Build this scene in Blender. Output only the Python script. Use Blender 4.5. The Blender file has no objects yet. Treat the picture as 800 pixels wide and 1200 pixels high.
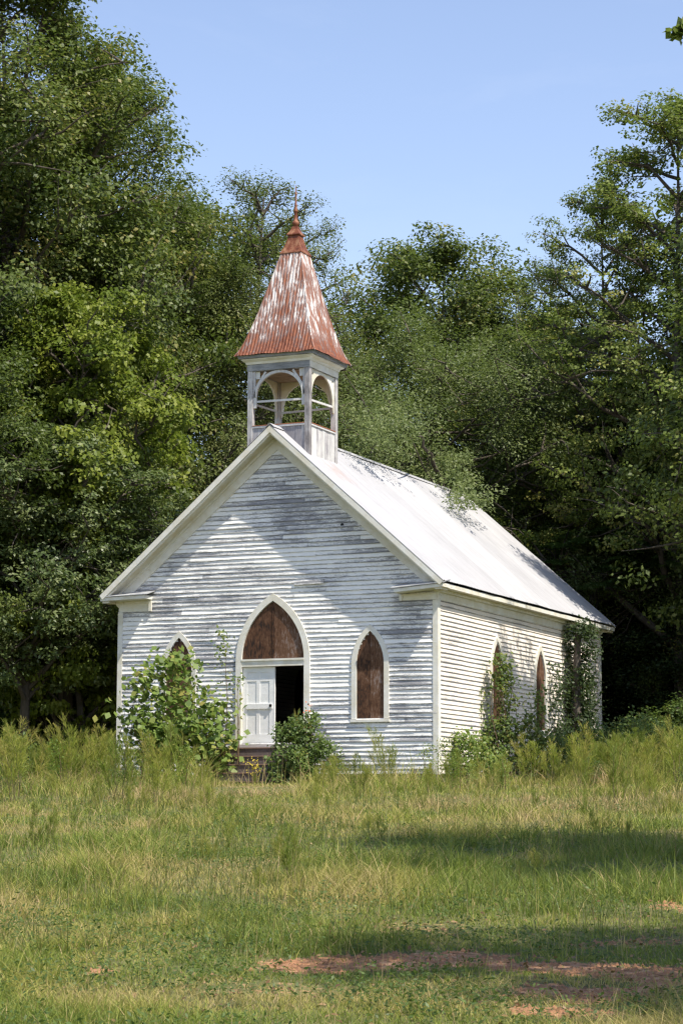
import bpy, bmesh, math, random
import numpy as np
from mathutils import Vector, Matrix

sc = bpy.context.scene
COL = sc.collection
rad = math.radians

# ------------------------------------------------------------------ camera
CAM = np.array([26.5482, -55.0922, -2.3324])
YAW, PITCH, ROLL, FPX = -.4201, .1368, .0022, 2738.19
RT = np.array([math.cos(YAW), -math.sin(YAW), 0.])
FW = np.array([math.sin(YAW), math.cos(YAW), 0.])
F3 = math.cos(PITCH)*FW + np.array([0, 0, math.sin(PITCH)])
U3 = -math.sin(PITCH)*FW + np.array([0, 0, math.cos(PITCH)])
CX = math.cos(ROLL)*RT + math.sin(ROLL)*U3
CY = -math.sin(ROLL)*RT + math.cos(ROLL)*U3
cd = bpy.data.cameras.new('camera')
cd.sensor_fit = 'VERTICAL'; cd.sensor_height = 24.; cd.sensor_width = 16.
cd.lens = 24.*FPX/1200.
cd.clip_start = .5; cd.clip_end = 3000
cam = bpy.data.objects.new('camera', cd); COL.objects.link(cam)
cam.matrix_world = Matrix(((CX[0], CY[0], -F3[0], CAM[0]), (CX[1], CY[1], -F3[1], CAM[1]), (CX[2], CY[2], -F3[2], CAM[2]), (0, 0, 0, 1)))
sc.camera = cam

# ------------------------------------------------------------------ sky, sun, exposure
SUN = Vector((2.65, -1.0, 4.25)).normalized()          # towards the sun
w = bpy.data.worlds.new('World'); sc.world = w; w.use_nodes = True
nt = w.node_tree; nt.nodes.clear()
sky = nt.nodes.new('ShaderNodeTexSky'); sky.sky_type = 'NISHITA'; sky.sun_disc = False
sky.sun_elevation = math.asin(SUN.z); sky.sun_rotation = math.atan2(SUN.x, SUN.y)
sky.air_density = 1.0; sky.dust_density = 0.35; sky.ozone_density = 2.2; sky.altitude = 200
hs = nt.nodes.new('ShaderNodeHueSaturation'); hs.inputs['Saturation'].default_value = 1.0
bg = nt.nodes.new('ShaderNodeBackground'); bg.inputs['Strength'].default_value = .15
wo = nt.nodes.new('ShaderNodeOutputWorld')
nt.nodes.remove(hs)
tn_ = nt.nodes.new('ShaderNodeMix'); tn_.data_type = 'RGBA'; tn_.blend_type = 'MULTIPLY'; tn_.inputs[0].default_value = 1
tn_.inputs[7].default_value = (1.22, 1.04, .98, 1)
nt.links.new(sky.outputs[0], tn_.inputs[6])
# a few thin wisps of high cloud
tc = nt.nodes.new('ShaderNodeTexCoord'); mp = nt.nodes.new('ShaderNodeMapping'); mp.inputs['Scale'].default_value = (3.2, 3.2, 9)
no = nt.nodes.new('ShaderNodeTexNoise'); no.inputs['Scale'].default_value = 2.1; no.inputs['Detail'].default_value = 8; no.inputs['Roughness'].default_value = .62; no.inputs['Distortion'].default_value = .5
cr_ = nt.nodes.new('ShaderNodeValToRGB'); cr_.color_ramp.elements[0].position = .52; cr_.color_ramp.elements[0].color = (0, 0, 0, 1); cr_.color_ramp.elements[1].position = .85; cr_.color_ramp.elements[1].color = (.12, .12, .12, 1)
mxc = nt.nodes.new('ShaderNodeMix'); mxc.data_type = 'RGBA'; mxc.inputs[7].default_value = (4.4, 4.7, 5.4, 1)
nt.links.new(tc.outputs['Generated'], mp.inputs[0]); nt.links.new(mp.outputs[0], no.inputs['Vector']); nt.links.new(no.outputs['Fac'], cr_.inputs[0])
nt.links.new(cr_.outputs[0], mxc.inputs[0]); nt.links.new(tn_.outputs[2], mxc.inputs[6]); nt.links.new(mxc.outputs[2], bg.inputs[0])
nt.links.new(bg.outputs[0], wo.inputs[0])
sl = bpy.data.lights.new('sun', 'SUN'); sl.energy = 4.7; sl.angle = rad(.5); sl.color = (1, .925, .80)
so = bpy.data.objects.new('sun', sl); COL.objects.link(so)
so.rotation_euler = SUN.to_track_quat('Z', 'Y').to_euler(); so.location = (30, -20, 60)
sc.view_settings.view_transform = 'Standard'; sc.view_settings.look = 'None'
sc.view_settings.exposure = 0.62; sc.view_settings.gamma = 1; sc.view_settings.use_curve_mapping = False
cy = sc.cycles
cy.max_bounces = 7; cy.diffuse_bounces = 3; cy.glossy_bounces = 2; cy.transmission_bounces = 4; cy.transparent_max_bounces = 4
cy.sample_clamp_indirect = 4; cy.caustics_reflective = False; cy.caustics_refractive = False
cy.use_denoising = True
cy.pixel_filter_type = 'BLACKMAN_HARRIS'; cy.filter_width = 1.35

# ------------------------------------------------------------------ helpers
rng = np.random.default_rng(7)
def smooth(a, b, x):
    t = np.clip((np.asarray(x, float)-a)/(b-a), 0, 1); return t*t*(3-2*t)
def vnoise(x, y, seed=0):
    x = np.asarray(x, float); y = np.asarray(y, float)
    xi = np.floor(x).astype(np.int64); yi = np.floor(y).astype(np.int64)
    fx = x-xi; fy = y-yi; fx = fx*fx*(3-2*fx); fy = fy*fy*(3-2*fy)
    def h(a, b):
        n = (a*374761393+b*668265263+seed*974634777) & 0xffffffff
        n = ((n ^ (n >> 13))*1274126177) & 0xffffffff
        return ((n ^ (n >> 16)) & 0xffff)/65535.
    return (h(xi, yi)*(1-fx)+h(xi+1, yi)*fx)*(1-fy)+(h(xi, yi+1)*(1-fx)+h(xi+1, yi+1)*fx)*fy
def fbm(x, y, seed=0, o=4):
    r = 0; a = .5; tot = 0
    for k in range(o):
        r = r+a*vnoise(x*2**k, y*2**k, seed+k); tot += a; a *= .5
    return r/tot
def ts(x, y):
    dx = x-CAM[0]; dy = y-CAM[1]
    return dx*FW[0]+dy*FW[1], dx*RT[0]+dy*RT[1]
def xy(t, s):
    return CAM[0]+t*FW[0]+s*RT[0], CAM[1]+t*FW[1]+s*RT[1]
def gz_ts(t, s):
    t = np.asarray(t, float); s = np.asarray(s, float)
    u = np.clip(t-19, -3, 42)
    z = -3.93+.0738*np.where(u < 0, 0, np.minimum(u, 37.2))
    z = z - .12*smooth(52, 57, t)*0
    bump = (fbm(t*.35, s*.35, 3)-.5)*.16+(fbm(t*1.3, s*1.3, 5)-.5)*.05
    return z+bump*(1-smooth(56, 60, t)*.8)
def gz(x, y):
    t, s = ts(x, y); return float(gz_ts(t, s))
def place(u, t):                                   # ground point that shows at column u (of 800) at distance t
    s = (u-400)/FPX*t; X, Y = xy(t, s); return X, Y
def ztop(v, t): return CAM[2]+t*math.tan(math.atan((600-v)/FPX)+PITCH)

def mk(name, V, faces, mats=None, parent=None, attrs=None, smoothf=False, midx=None):
    """one mesh object; faces: list of lists, or an (N,k) array"""
    me = bpy.data.meshes.new(name)
    V = np.asarray(V, dtype=np.float32)
    if isinstance(faces, np.ndarray):
        n, k = faces.shape
        me.vertices.add(len(V)); me.vertices.foreach_set('co', V.ravel())
        me.loops.add(n*k); me.loops.foreach_set('vertex_index', faces.astype(np.int32).ravel())
        me.polygons.add(n); me.polygons.foreach_set('loop_start', np.arange(0, n*k, k, dtype=np.int32))
        me.update(calc_edges=True)
    else:
        me.from_pydata([tuple(map(float, v)) for v in V], [], [list(map(int, f)) for f in faces]); me.update()
    if attrs:
        for an, arr in attrs.items():
            a = me.attributes.new(an, 'FLOAT', 'POINT'); a.data.foreach_set('value', np.asarray(arr, dtype=np.float32).ravel())
    if mats is not None:
        for m in (mats if isinstance(mats, (list, tuple)) else [mats]): me.materials.append(m)
    if midx is not None: me.polygons.foreach_set('material_index', np.asarray(midx, dtype=np.int32))
    if smoothf: me.polygons.foreach_set('use_smooth', np.ones(len(me.polygons), dtype=bool))
    o = bpy.data.objects.new(name, me); COL.objects.link(o)
    if parent is not None: o.parent = parent
    return o
class MB:
    """collects polygons for one mesh"""
    def __init__(s): s.v = []; s.f = []; s.t = []; s.m = []
    def add(s, V, F, tint=0.5, mi=0):
        b = len(s.v); s.v += [tuple(p) for p in V]; s.t += [tint]*len(V)
        s.f += [[i+b for i in f] for f in F]; s.m += [mi]*len(F)
    def hexa(s, P, tint=.5, mi=0, skip=()):
        F = [(0, 3, 2, 1), (4, 5, 6, 7), (0, 1, 5, 4), (1, 2, 6, 5), (2, 3, 7, 6), (3, 0, 4, 7)]
        s.add(P, [f for i, f in enumerate(F) if i not in skip], tint, mi)
    def box(s, x0, x1, y0, y1, z0, z1, tint=.5, mi=0):
        s.hexa([(x0, y0, z0), (x1, y0, z0), (x1, y1, z0), (x0, y1, z0), (x0, y0, z1), (x1, y0, z1), (x1, y1, z1), (x0, y1, z1)], tint, mi)
    def beam(s, a, b, w, h, up=(0, 0, 1), tint=.5, mi=0):
        a = Vector(a); b = Vector(b); d = (b-a).normalized(); up = Vector(up); sd = d.cross(up).normalized(); up = sd.cross(d).normalized()
        P = []
        for e in (a, b):
            for (i, j) in ((-1, -1), (1, -1), (1, 1), (-1, 1)): P.append(e+sd*(w/2*i)+up*(h/2*j))
        s.add(P, [(3, 2, 1, 0), (4, 5, 6, 7), (0, 1, 5, 4), (1, 2, 6, 5), (2, 3, 7, 6), (3, 0, 4, 7)], tint, mi)
    def build(s, name, mats, parent=None, smoothf=False, bevel=0):
        o = mk(name, np.array(s.v), s.f, mats, parent, {'tint': s.t}, smoothf, s.m)
        if bevel:
            m = o.modifiers.new('bevel', 'BEVEL'); m.width = bevel; m.segments = 1; m.limit_method = 'ANGLE'
        return o
def lathe(prof, n=16, c=(0, 0), closed=False):
    V = []; F = []
    for (r, z) in prof:
        for i in range(n):
            a = 2*math.pi*i/n; V.append((c[0]+r*math.cos(a), c[1]+r*math.sin(a), z))
    for j in range(len(prof)-1):
        for i in range(n):
            F.append((j*n+i, j*n+(i+1) % n, (j+1)*n+(i+1) % n, (j+1)*n+i))
    return V, F
def sqlathe(prof):
    V = []; F = []
    for (r, z, cx, cy_) in prof:
        V += [(cx-r, cy_-r, z), (cx+r, cy_-r, z), (cx+r, cy_+r, z), (cx-r, cy_+r, z)]
    n = len(prof)
    for j in range(n-1):
        for i in range(4): F.append((j*4+i, j*4+(i+1) % 4, (j+1)*4+(i+1) % 4, (j+1)*4+i))
    F.append((3, 2, 1, 0)); F.append(tuple((n-1)*4+i for i in range(4)))
    return V, F
def tag(o, label=None, cat=None, group=None, kind=None):
    if label: o['label'] = label
    if cat: o['category'] = cat
    if group: o['group'] = group
    if kind: o['kind'] = kind
    return o
def empty(name, loc=(0, 0, 0), rz=0, label=None, cat=None, group=None):
    o = bpy.data.objects.new(name, None); COL.objects.link(o); o.location = loc; o.rotation_euler = (0, 0, rz)
    o.empty_display_size = .3
    return tag(o, label, cat, group)
def copy_thing(root, loc, rz, sca=1, label=None, group=None, cat=None):
    r = root.copy(); COL.objects.link(r); r.location = loc; r.rotation_euler = (0, 0, rz)
    r.scale = (sca, sca, sca) if not isinstance(sca, (tuple, list)) else sca
    if label: r['label'] = label
    if group: r['group'] = group
    if cat: r['category'] = cat
    for ch in list(root.children):
        c = ch.copy(); COL.objects.link(c); c.parent = r
        for g in ch.children:
            d = g.copy(); COL.objects.link(d); d.parent = c
    return r

# ------------------------------------------------------------------ materials
class NT:
    def __init__(s, name):
        s.m = bpy.data.materials.new(name); s.m.use_nodes = True; s.t = s.m.node_tree; s.t.nodes.clear()
        s.out = s.n('ShaderNodeOutputMaterial')
    def n(s, ty, **kw):
        nd = s.t.nodes.new(ty)
        for k, v in kw.items():
            if k in nd.inputs: s.set(nd.inputs[k], v)
            else: setattr(nd, k, v)
        return nd
    def set(s, sock, v):
        if isinstance(v, bpy.types.NodeSocket): s.t.links.new(v, sock)
        elif isinstance(v, (tuple, list)) and len(v) == 3 and sock.type == 'RGBA': sock.default_value = (*v, 1)
        else: sock.default_value = v
    def noise(s, vec, scale, detail=4, rough=.55, dist=0):
        nd = s.n('ShaderNodeTexNoise'); s.set(nd.inputs['Vector'], vec); nd.inputs['Scale'].default_value = scale
        nd.inputs['Detail'].default_value = detail; nd.inputs['Roughness'].default_value = rough; nd.inputs['Distortion'].default_value = dist
        return nd.outputs['Fac']
    def coord(s, kind='Object'): return s.n('ShaderNodeTexCoord').outputs[kind]
    def mapping(s, vec, scale=(1, 1, 1), loc=(0, 0, 0), rot=(0, 0, 0)):
        nd = s.n('ShaderNodeMapping'); s.set(nd.inputs['Vector'], vec)
        nd.inputs['Scale'].default_value = scale; nd.inputs['Location'].default_value = loc; nd.inputs['Rotation'].default_value = rot
        return nd.outputs[0]
    def ramp(s, fac, stops, interp='LINEAR'):
        nd = s.n('ShaderNodeValToRGB'); s.set(nd.inputs[0], fac); cr = nd.color_ramp; cr.interpolation = interp
        while len(cr.elements) < len(stops): cr.elements.new(.5)
        for e, (p, c) in zip(cr.elements, stops):
            e.position = p; e.color = (*c, 1) if isinstance(c, (tuple, list)) else (c, c, c, 1)
        return nd.outputs[0]
    def mix(s, fac, a, b, mode='MIX'):
        nd = s.n('ShaderNodeMix', data_type='RGBA', blend_type=mode)
        s.set(nd.inputs[0], fac); s.set(nd.inputs[6], a); s.set(nd.inputs[7], b); return nd.outputs[2]
    def math(s, op, a, b=0., c=None, clamp=False):
        nd = s.n('ShaderNodeMath', operation=op, use_clamp=clamp); s.set(nd.inputs[0], a); s.set(nd.inputs[1], b)
        if c is not None: s.set(nd.inputs[2], c)
        return nd.outputs[0]
    def attr(s, name): return s.n('ShaderNodeAttribute', attribute_name=name).outputs['Fac']
    def sep(s, vec):
        nd = s.n('ShaderNodeSeparateXYZ'); s.set(nd.inputs[0], vec); return nd.outputs
    def bump(s, h, strength=.3, dist=.02):
        nd = s.n('ShaderNodeBump'); nd.inputs['Strength'].default_value = strength; nd.inputs['Distance'].default_value = dist
        s.set(nd.inputs['Height'], h); return nd.outputs[0]
    def bsdf(s, col, rough=.8, metal=0, normal=None, spec=.3):
        nd = s.n('ShaderNodeBsdfPrincipled'); s.set(nd.inputs['Base Color'], col); s.set(nd.inputs['Roughness'], rough)
        s.set(nd.inputs['Metallic'], metal); nd.inputs['Specular IOR Level'].default_value = spec
        if normal is not None: s.set(nd.inputs['Normal'], normal)
        s.t.links.new(nd.outputs[0], s.out.inputs[0]); return s.m

def siding_mat(name, lo, hi, along, paint, wood, wood2, seed=0, edge_wear_shade=0., stain=None):
    """peeling white paint on weathered boards; lo/hi: how much is bare"""
    N = NT(name); c = N.coord()
    tint = N.attr('tint')
    sv = (1., 1., 14.) 
    v = N.mapping(c, sv, (seed, seed*.7, 0))
    big = N.noise(N.mapping(c, (1, 1, 1.6), (seed, 3, 1)), .6, 3, .5)
    st = N.noise(N.mapping(c, (2.4, 2.4, 15), (seed, seed*.7, 0)), 1.9, 9, .8, .7)
    fine = N.noise(N.mapping(c, (3.5, 3.5, 34), (seed, 0, 0)), 5, 6, .8)
    # drip-edge wear plus the lap shadow line painted dark on every board
    zc = N.math('FRACT', N.math('DIVIDE', N.math('ADD', N.sep(c)[2], 20.145), .1185))
    edge = N.math('MULTIPLY', N.math('POWER', N.math('SUBTRACT', 1., zc), 5.), edge_wear_shade)
    k = N.math('MULTIPLY', big, .66)
    k = N.math('ADD', k, N.math('MULTIPLY', st, .8))
    k = N.math('ADD', k, N.math('MULTIPLY', N.math('SUBTRACT', fine, .5), .9))
    k = N.math('ADD', k, N.math('MULTIPLY', N.math('SUBTRACT', tint, .5), .26))
    k = N.math('ADD', k, edge)
    bare = N.ramp(k, [(lo, 0.), (hi, 1.)])
    grain = N.noise(N.mapping(c, (2, 2, 90)), 3, 4, .7)
    wd = N.mix(N.ramp(N.noise(v, 3.1, 6, .8), [(.3, 0.), (.7, 1.)]), wood, wood2)
    pn = N.noise(N.mapping(c, (1, 1, 2)), 3.2, 5, .6)
    pc = N.mix(N.ramp(pn, [(.35, 0.), (.7, 1.)]), paint, tuple(x*.88 for x in paint))
    pc = N.mix(N.math('MULTIPLY', tint, .2), pc, tuple(x*y for x, y in zip(paint, (.84, .86, .9))))
    if stain: pc = N.mix(N.ramp(N.noise(N.mapping(c, (1.5, 1.5, 1.5), (seed, 1, 1)), 1.4, 5, .7), [(.38, 0.), (.66, .9)]), pc, stain)
    col = N.mix(bare, pc, wd)
    return N.bsdf(col, .75, normal=N.bump(N.math('SUBTRACT', grain, bare), .35, .006))
M = {}
M['front'] = siding_mat('peeling_front_siding', .755, .925, 'x', (.88, .87, .84), (.34, .34, .36), (.15, .15, .165), 2, .24)
M['side'] = siding_mat('side_siding', .95, 1.17, 'y', (.84, .78, .71), (.42, .40, .38), (.16, .16, .17), 5, .42, (.74, .66, .56))
M['trim'] = siding_mat('painted_trim', .88, 1.04, 'x', (.78, .77, .72), (.36, .35, .33), (.2, .19, .18), 9, 0, (.62, .58, .46))
M['soffit'] = siding_mat('soffit_paint', .88, 1.1, 'x', (.66, .64, .55), (.44, .34, .2), (.32, .27, .2), 13, 0, (.55, .47, .3))
M['door'] = siding_mat('door_paint', 1.15, 1.4, 'x', (.82, .82, .80), (.5, .5, .48), (.3, .3, .3), 4)

def wood_mat(name, cols, scale=(30, 30, 1.5), spread=(.3, .7), rough=.8):
    N = NT(name); c = N.coord()
    g = N.noise(N.mapping(c, scale), 1.6, 7, .7, .8)
    b = N.noise(c, 2.2, 4, .6)
    k = N.math('ADD', N.math('MULTIPLY', g, .62), N.math('MULTIPLY', b, .38))
    k = N.math('ADD', k, N.math('MULTIPLY', N.math('SUBTRACT', N.attr('tint'), .5), .18))
    n = len(cols); st = [(spread[0]+(spread[1]-spread[0])*i/(n-1), cc) for i, cc in enumerate(cols)]
    return N.bsdf(N.ramp(k, st), rough, normal=N.bump(g, .4, .01))
M['ply'] = wood_mat('weathered_plywood', [(.02, .012, .009), (.085, .038, .018), (.145, .078, .046), (.25, .20, .18)], (12, 12, 3.4), (.38, .66))
M['post'] = wood_mat('weathered_post', [(.12, .11, .11), (.27, .255, .26), (.46, .45, .45), (.68, .68, .66)], (26, 26, 1.6), (.34, .66))
M['apron'] = wood_mat('apron_board', [(.26, .25, .27), (.52, .51, .51), (.66, .66, .64)], (26, 26, 1.4), (.32, .6))
M['apronworn'] = wood_mat('worn_apron_board', [(.14, .14, .16), (.27, .26, .28), (.5, .5, .5)], (26, 26, 1.4), (.32, .66))
M['beltwood'] = wood_mat('weathered_band', [(.13, .14, .15), (.27, .28, .30), (.55, .55, .54)], (2, 2, 26), (.34, .68))
M['belfceil'] = wood_mat('bare_ceiling_boards', [(.16, .11, .07), (.3, .23, .16), (.5, .45, .38)], (2, 2, 10), (.3, .7))
def solid(name, col, rough=.8, var=.25, sc_=4, metal=0, bump=.2):
    N = NT(name); c = N.coord(); n = N.noise(c, sc_, 6, .65)
    cc = N.mix(n, tuple(x*(1-var) for x in col), tuple(min(1, x*(1+var)) for x in col))
    return N.bsdf(cc, rough, metal, N.bump(n, bump, .02))
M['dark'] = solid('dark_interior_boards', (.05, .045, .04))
M['floorw'] = solid('interior_floor', (.12, .09, .07))
M['brick'] = solid('dark_brick', (.12, .10, .095), .9, .4, 9)
M['nosing'] = solid('brick_nosing', (.26, .17, .13), .9, .35, 14)
M['stone'] = solid('foundation_stone', (.36, .33, .29), .9, .3, 5)
M['landing'] = wood_mat('grey_landing_board', [(.2, .19, .19), (.42, .41, .41), (.56, .56, .55)], (2, 2, 30))
M['knob_hole_shade'] = solid('black_knob_and_hole_shade', (.02, .02, .02), .4, .1, 4, .6)
M['bark'] = wood_mat('bark', [(.035, .028, .022), (.09, .075, .06), (.17, .15, .13)], (9, 9, 1.5), (.25, .75), .95)
M['palebark'] = wood_mat('pale_bark', [(.12, .11, .10), (.24, .22, .2), (.36, .34, .31)], (9, 9, 1.5), (.25, .75), .95)
M['stemgreen'] = solid('green_stem', (.16, .14, .06), .8, .4, 8)
M['stembrown'] = solid('brown_stem', (.13, .085, .05), .85, .4, 8)

# metal roof
N = NT('white_roof_metal'); c = N.coord(); xyz = N.sep(c)
st = N.noise(N.mapping(c, (1.2, 16, 1.2)), 1.2, 6, .65)
bl = N.noise(c, .5, 5, .6)
# faint rust under the belfry foot and along the front sheets
dx = N.math('ABSOLUTE', N.math('SUBTRACT', xyz[0], 1.35)); dy = N.math('ABSOLUTE', N.math('SUBTRACT', xyz[1], 1.0))
near = N.math('SUBTRACT', 1., N.math('MAXIMUM', N.math('MULTIPLY', dx, 1.1), N.math('MULTIPLY', dy, .55)), clamp=True)
rustk = N.ramp(N.math('MULTIPLY', near, N.noise(N.mapping(c, (2, 9, 2)), 1.6, 6, .7)), [(.26, 0.), (.6, .5)])
grime = N.ramp(N.math('ADD', N.math('MULTIPLY', st, .6), N.math('MULTIPLY', bl, .4)), [(.42, 0.), (.75, 1.)])
col = N.mix(grime, (.50, .50, .515), (.36, .36, .375))
col = N.mix(N.math('MULTIPLY', N.attr('tint'), .2), col, (.22, .22, .24))
runs = N.noise(N.mapping(c, (.7, 9, .7)), 1.3, 6, .75)
col = N.mix(N.ramp(N.math('ADD', N.math('MULTIPLY', runs, .7), N.math('MULTIPLY', bl, .3)), [(.56, 0.), (.75, .4)]), col, (.30, .25, .22))
col = N.mix(rustk, col, (.36, .20, .13))
M['roof'] = N.bsdf(col, .5, .15, spec=.35)

# rusty steeple metal: tint carries height up the slope (1 at the eave)
N = NT('rusty_roof_metal'); c = N.coord()
st = N.noise(N.mapping(c, (9, 9, .16)), 1.0, 5, .62)
bl = N.noise(N.mapping(c, (1.1, 1.1, .55)), 1.5, 4, .55)
fi = N.noise(N.mapping(c, (22, 22, .7)), 1.5, 5, .7)
h = N.attr('tint')
k = N.math('ADD', N.math('MULTIPLY', st, .85), N.math('MULTIPLY', bl, .5))
k = N.math('ADD', k, N.math('MULTIPLY', N.math('SUBTRACT', fi, .5), .45))
k = N.math('ADD', k, N.math('MULTIPLY', N.math('POWER', h, 6.), .22))
rk = N.ramp(k, [(.555, 0.), (.65, .8), (.8, 1.)])
rc = N.ramp(N.math('ADD', N.math('MULTIPLY', fi, .5), N.math('MULTIPLY', st, .5)), [(.38, (.04, .013, .009)), (.48, (.135, .040, .020)), (.60, (.27, .10, .052))])
M['rust'] = N.bsdf(N.mix(rk, (.60, .56, .54), rc), .62, .1, spec=.3)
N = NT('orange_rust_cap'); c = N.coord()
n1 = N.noise(N.mapping(c, (3, 3, 2)), 2.2, 6, .65)
M['rustcap'] = N.bsdf(N.ramp(n1, [(.3, (.08, .02, .012)), (.5, (.19, .065, .033)), (.7, (.34, .19, .11))]), .6, .1)
M['flash'] = N.m if False else solid('rusted_flashing', (.30, .11, .055), .7, .5, 7)

def leaf_mat(name, stops, trans=.35, gloss=.5, yellow=None):
    """stops: colours by the leaf's own tint attribute"""
    N = NT(name)
    t = N.attr('tint')
    oi = N.n('ShaderNodeObjectInfo').outputs['Random']
    t = N.math('ADD', t, N.math('MULTIPLY', N.math('SUBTRACT', oi, .5), .12))
    col = N.ramp(t, [(i/(len(stops)-1), cc) for i, cc in enumerate(stops)])
    p = N.n('ShaderNodeBsdfPrincipled'); N.set(p.inputs['Base Color'], col); p.inputs['Roughness'].default_value = gloss
    p.inputs['Specular IOR Level'].default_value = .35
    tr = N.n('ShaderNodeBsdfTranslucent'); N.set(tr.inputs[0], N.mix(.45, col, (.2, .30, .04), 'MIX'))
    mx = N.n('ShaderNodeMixShader'); mx.inputs[0].default_value = trans
    N.t.links.new(p.outputs[0], mx.inputs[1]); N.t.links.new(tr.outputs[0], mx.inputs[2]); N.t.links.new(mx.outputs[0], N.out.inputs[0])
    return N.m
M['leaf_oak'] = leaf_mat('oak_leaf', [(.05, .075, .016), (.085, .118, .025), (.137, .17, .038), (.22, .185, .05)], .32)
M['leaf_willow'] = leaf_mat('willow_oak_leaf', [(.075, .10, .033), (.125, .155, .047), (.178, .207, .066), (.24, .25, .09)], .3, .5)
M['leaf_maple'] = leaf_mat('maple_leaf', [(.07, .105, .015), (.125, .17, .02), (.19, .235, .03), (.26, .29, .045)], .42)
M['leaf_pale'] = leaf_mat('pale_willow_leaf', [(.075, .105, .034), (.115, .152, .05), (.165, .203, .07), (.23, .26, .1)], .38)
M['leaf_grey'] = leaf_mat('grey_green_leaf', [(.045, .07, .022), (.08, .115, .034), (.125, .16, .055), (.18, .21, .085)], .25, .42)
M['leaf_tulip'] = leaf_mat('tulip_leaf', [(.085, .12, .026), (.145, .19, .04), (.21, .26, .06), (.31, .28, .08)], .4)
M['leaf_mimosa'] = leaf_mat('mimosa_leaf', [(.05, .09, .03), (.075, .13, .04), (.1, .17, .05), (.13, .2, .06)], .35)
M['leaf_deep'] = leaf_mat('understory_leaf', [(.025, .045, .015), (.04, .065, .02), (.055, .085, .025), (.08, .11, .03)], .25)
M['leaf_sap'] = leaf_mat('sapling_leaf', [(.09, .15, .03), (.14, .21, .04), (.2, .28, .06), (.33, .3, .08)], .42)
M['leaf_bush'] = leaf_mat('bush_leaf', [(.06, .10, .025), (.09, .14, .035), (.13, .19, .05), (.28, .27, .06)], .38)
M['leaf_fennel'] = leaf_mat('fennel_leaf', [(.16, .21, .032), (.25, .30, .045), (.34, .37, .06), (.44, .36, .11)], .5)
M['leaf_fennel2'] = leaf_mat('dark_fennel_leaf', [(.11, .16, .025), (.175, .23, .036), (.24, .29, .05), (.34, .30, .08)], .5)
M['grass'] = leaf_mat('grass_blade', [(.10, .152, .026), (.185, .238, .037), (.28, .31, .056), (.39, .345, .092), (.47, .37, .16), (.49, .345, .19)], .35, .55)
M['weedstem'] = leaf_mat('weed_stem', [(.055, .085, .018), (.09, .125, .025), (.14, .13, .035), (.17, .10, .05), (.22, .15, .08)], .3)
M['litter'] = leaf_mat('dead_leaf', [(.11, .06, .03), (.22, .13, .06), (.33, .22, .11)], .2)
M['clod'] = solid('clay_clod', (.30, .155, .08), .95, .4, 6)
M['flower'] = solid('yellow_flower', (.42, .33, .03), .8, .3, 20)
M['redleaf'] = solid('reddish_leaf', (.42, .13, .06), .7, .4, 20)

# ground: soil, thatch and red clay
N = NT('field_soil'); c = N.coord()
d = N.attr('dirt'); n1 = N.noise(c, 1.1, 6, .65); n2 = N.noise(c, 9, 5, .7)
thatch = N.ramp(N.math('ADD', N.math('MULTIPLY', n1, .5), N.math('MULTIPLY', n2, .5)), [(.3, (.055, .07, .022)), (.5, (.11, .115, .04)), (.7, (.19, .16, .075))])
clay = N.ramp(N.math('ADD', N.math('MULTIPLY', n2, .6), N.math('MULTIPLY', n1, .4)), [(.34, (.11, .05, .026)), (.48, (.30, .145, .07)), (.62, (.47, .275, .155))])
k = N.ramp(N.math('ADD', d, N.math('MULTIPLY', N.math('SUBTRACT', n2, .5), 1.9)), [(.38, 0.), (.62, 1.)])
M['ground'] = N.bsdf(N.mix(k, thatch, clay), .95, normal=N.bump(n2, .6, .03))

# ------------------------------------------------------------------ ground
DIRT = [(23.6, .55, .75, 1.35, 1.0), (23.2, 2.0, .5, 1.1, .8), (21.4, 2.4, .8, .9, .95), (22.7, 3.1, .7, .9, .85), (20.2, 1.9, .5, .5, .7), (28.6, 4.6, .7, .9, .5),
        (22.9, -2.3, .22, .28, .8), (25.5, 3.4, .6, 1.2, .42), (26.4, .6, .7, 1.3, .36), (21.6, -.6, .6, .9, .36)]
def dirt(t, s):
    r = np.zeros_like(np.asarray(t, float))
    wob = (fbm(t*1.6, s*1.6, 11)-.5)*1.3+(fbm(t*5, s*4, 13)-.5)*.8
    for (t0, s0, a, b, k) in DIRT:
        q = np.sqrt(((t-t0)/a)**2+((s-s0)/b)**2)+wob
        r = np.maximum(r, k*(1-smooth(.65, 1.15, q)))
    return r
tt = np.concatenate([np.array([-120, -60, -30, -10, 0, 6, 11, 14]), np.arange(16, 34, .16), np.arange(34, 62, .35), np.arange(62, 110, 2.), np.array([115, 130, 160, 220, 320, 500, 900])])
ss = np.concatenate([-np.array([900, 500, 300, 160, 90, 60, 40, 30, 22, 16, 13])*1., np.arange(-11, 11.01, .16), np.array([13, 16, 22, 30, 40, 60, 90, 160, 300, 500, 900])*1.])
T_, S_ = np.meshgrid(tt, ss, indexing='ij')
X_, Y_ = xy(T_, S_); Z_ = gz_ts(T_, S_)
nT, nS = T_.shape
idx = np.arange(nT*nS).reshape(nT, nS)
Fq = np.stack([idx[:-1, :-1], idx[:-1, 1:], idx[1:, 1:], idx[1:, :-1]], -1).reshape(-1, 4)
gr = mk('ground', np.stack([X_, Y_, Z_], -1).reshape(-1, 3), Fq, M['ground'], None, {'dirt': dirt(T_, S_).ravel()}, True)
tag(gr, kind='structure')

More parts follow.
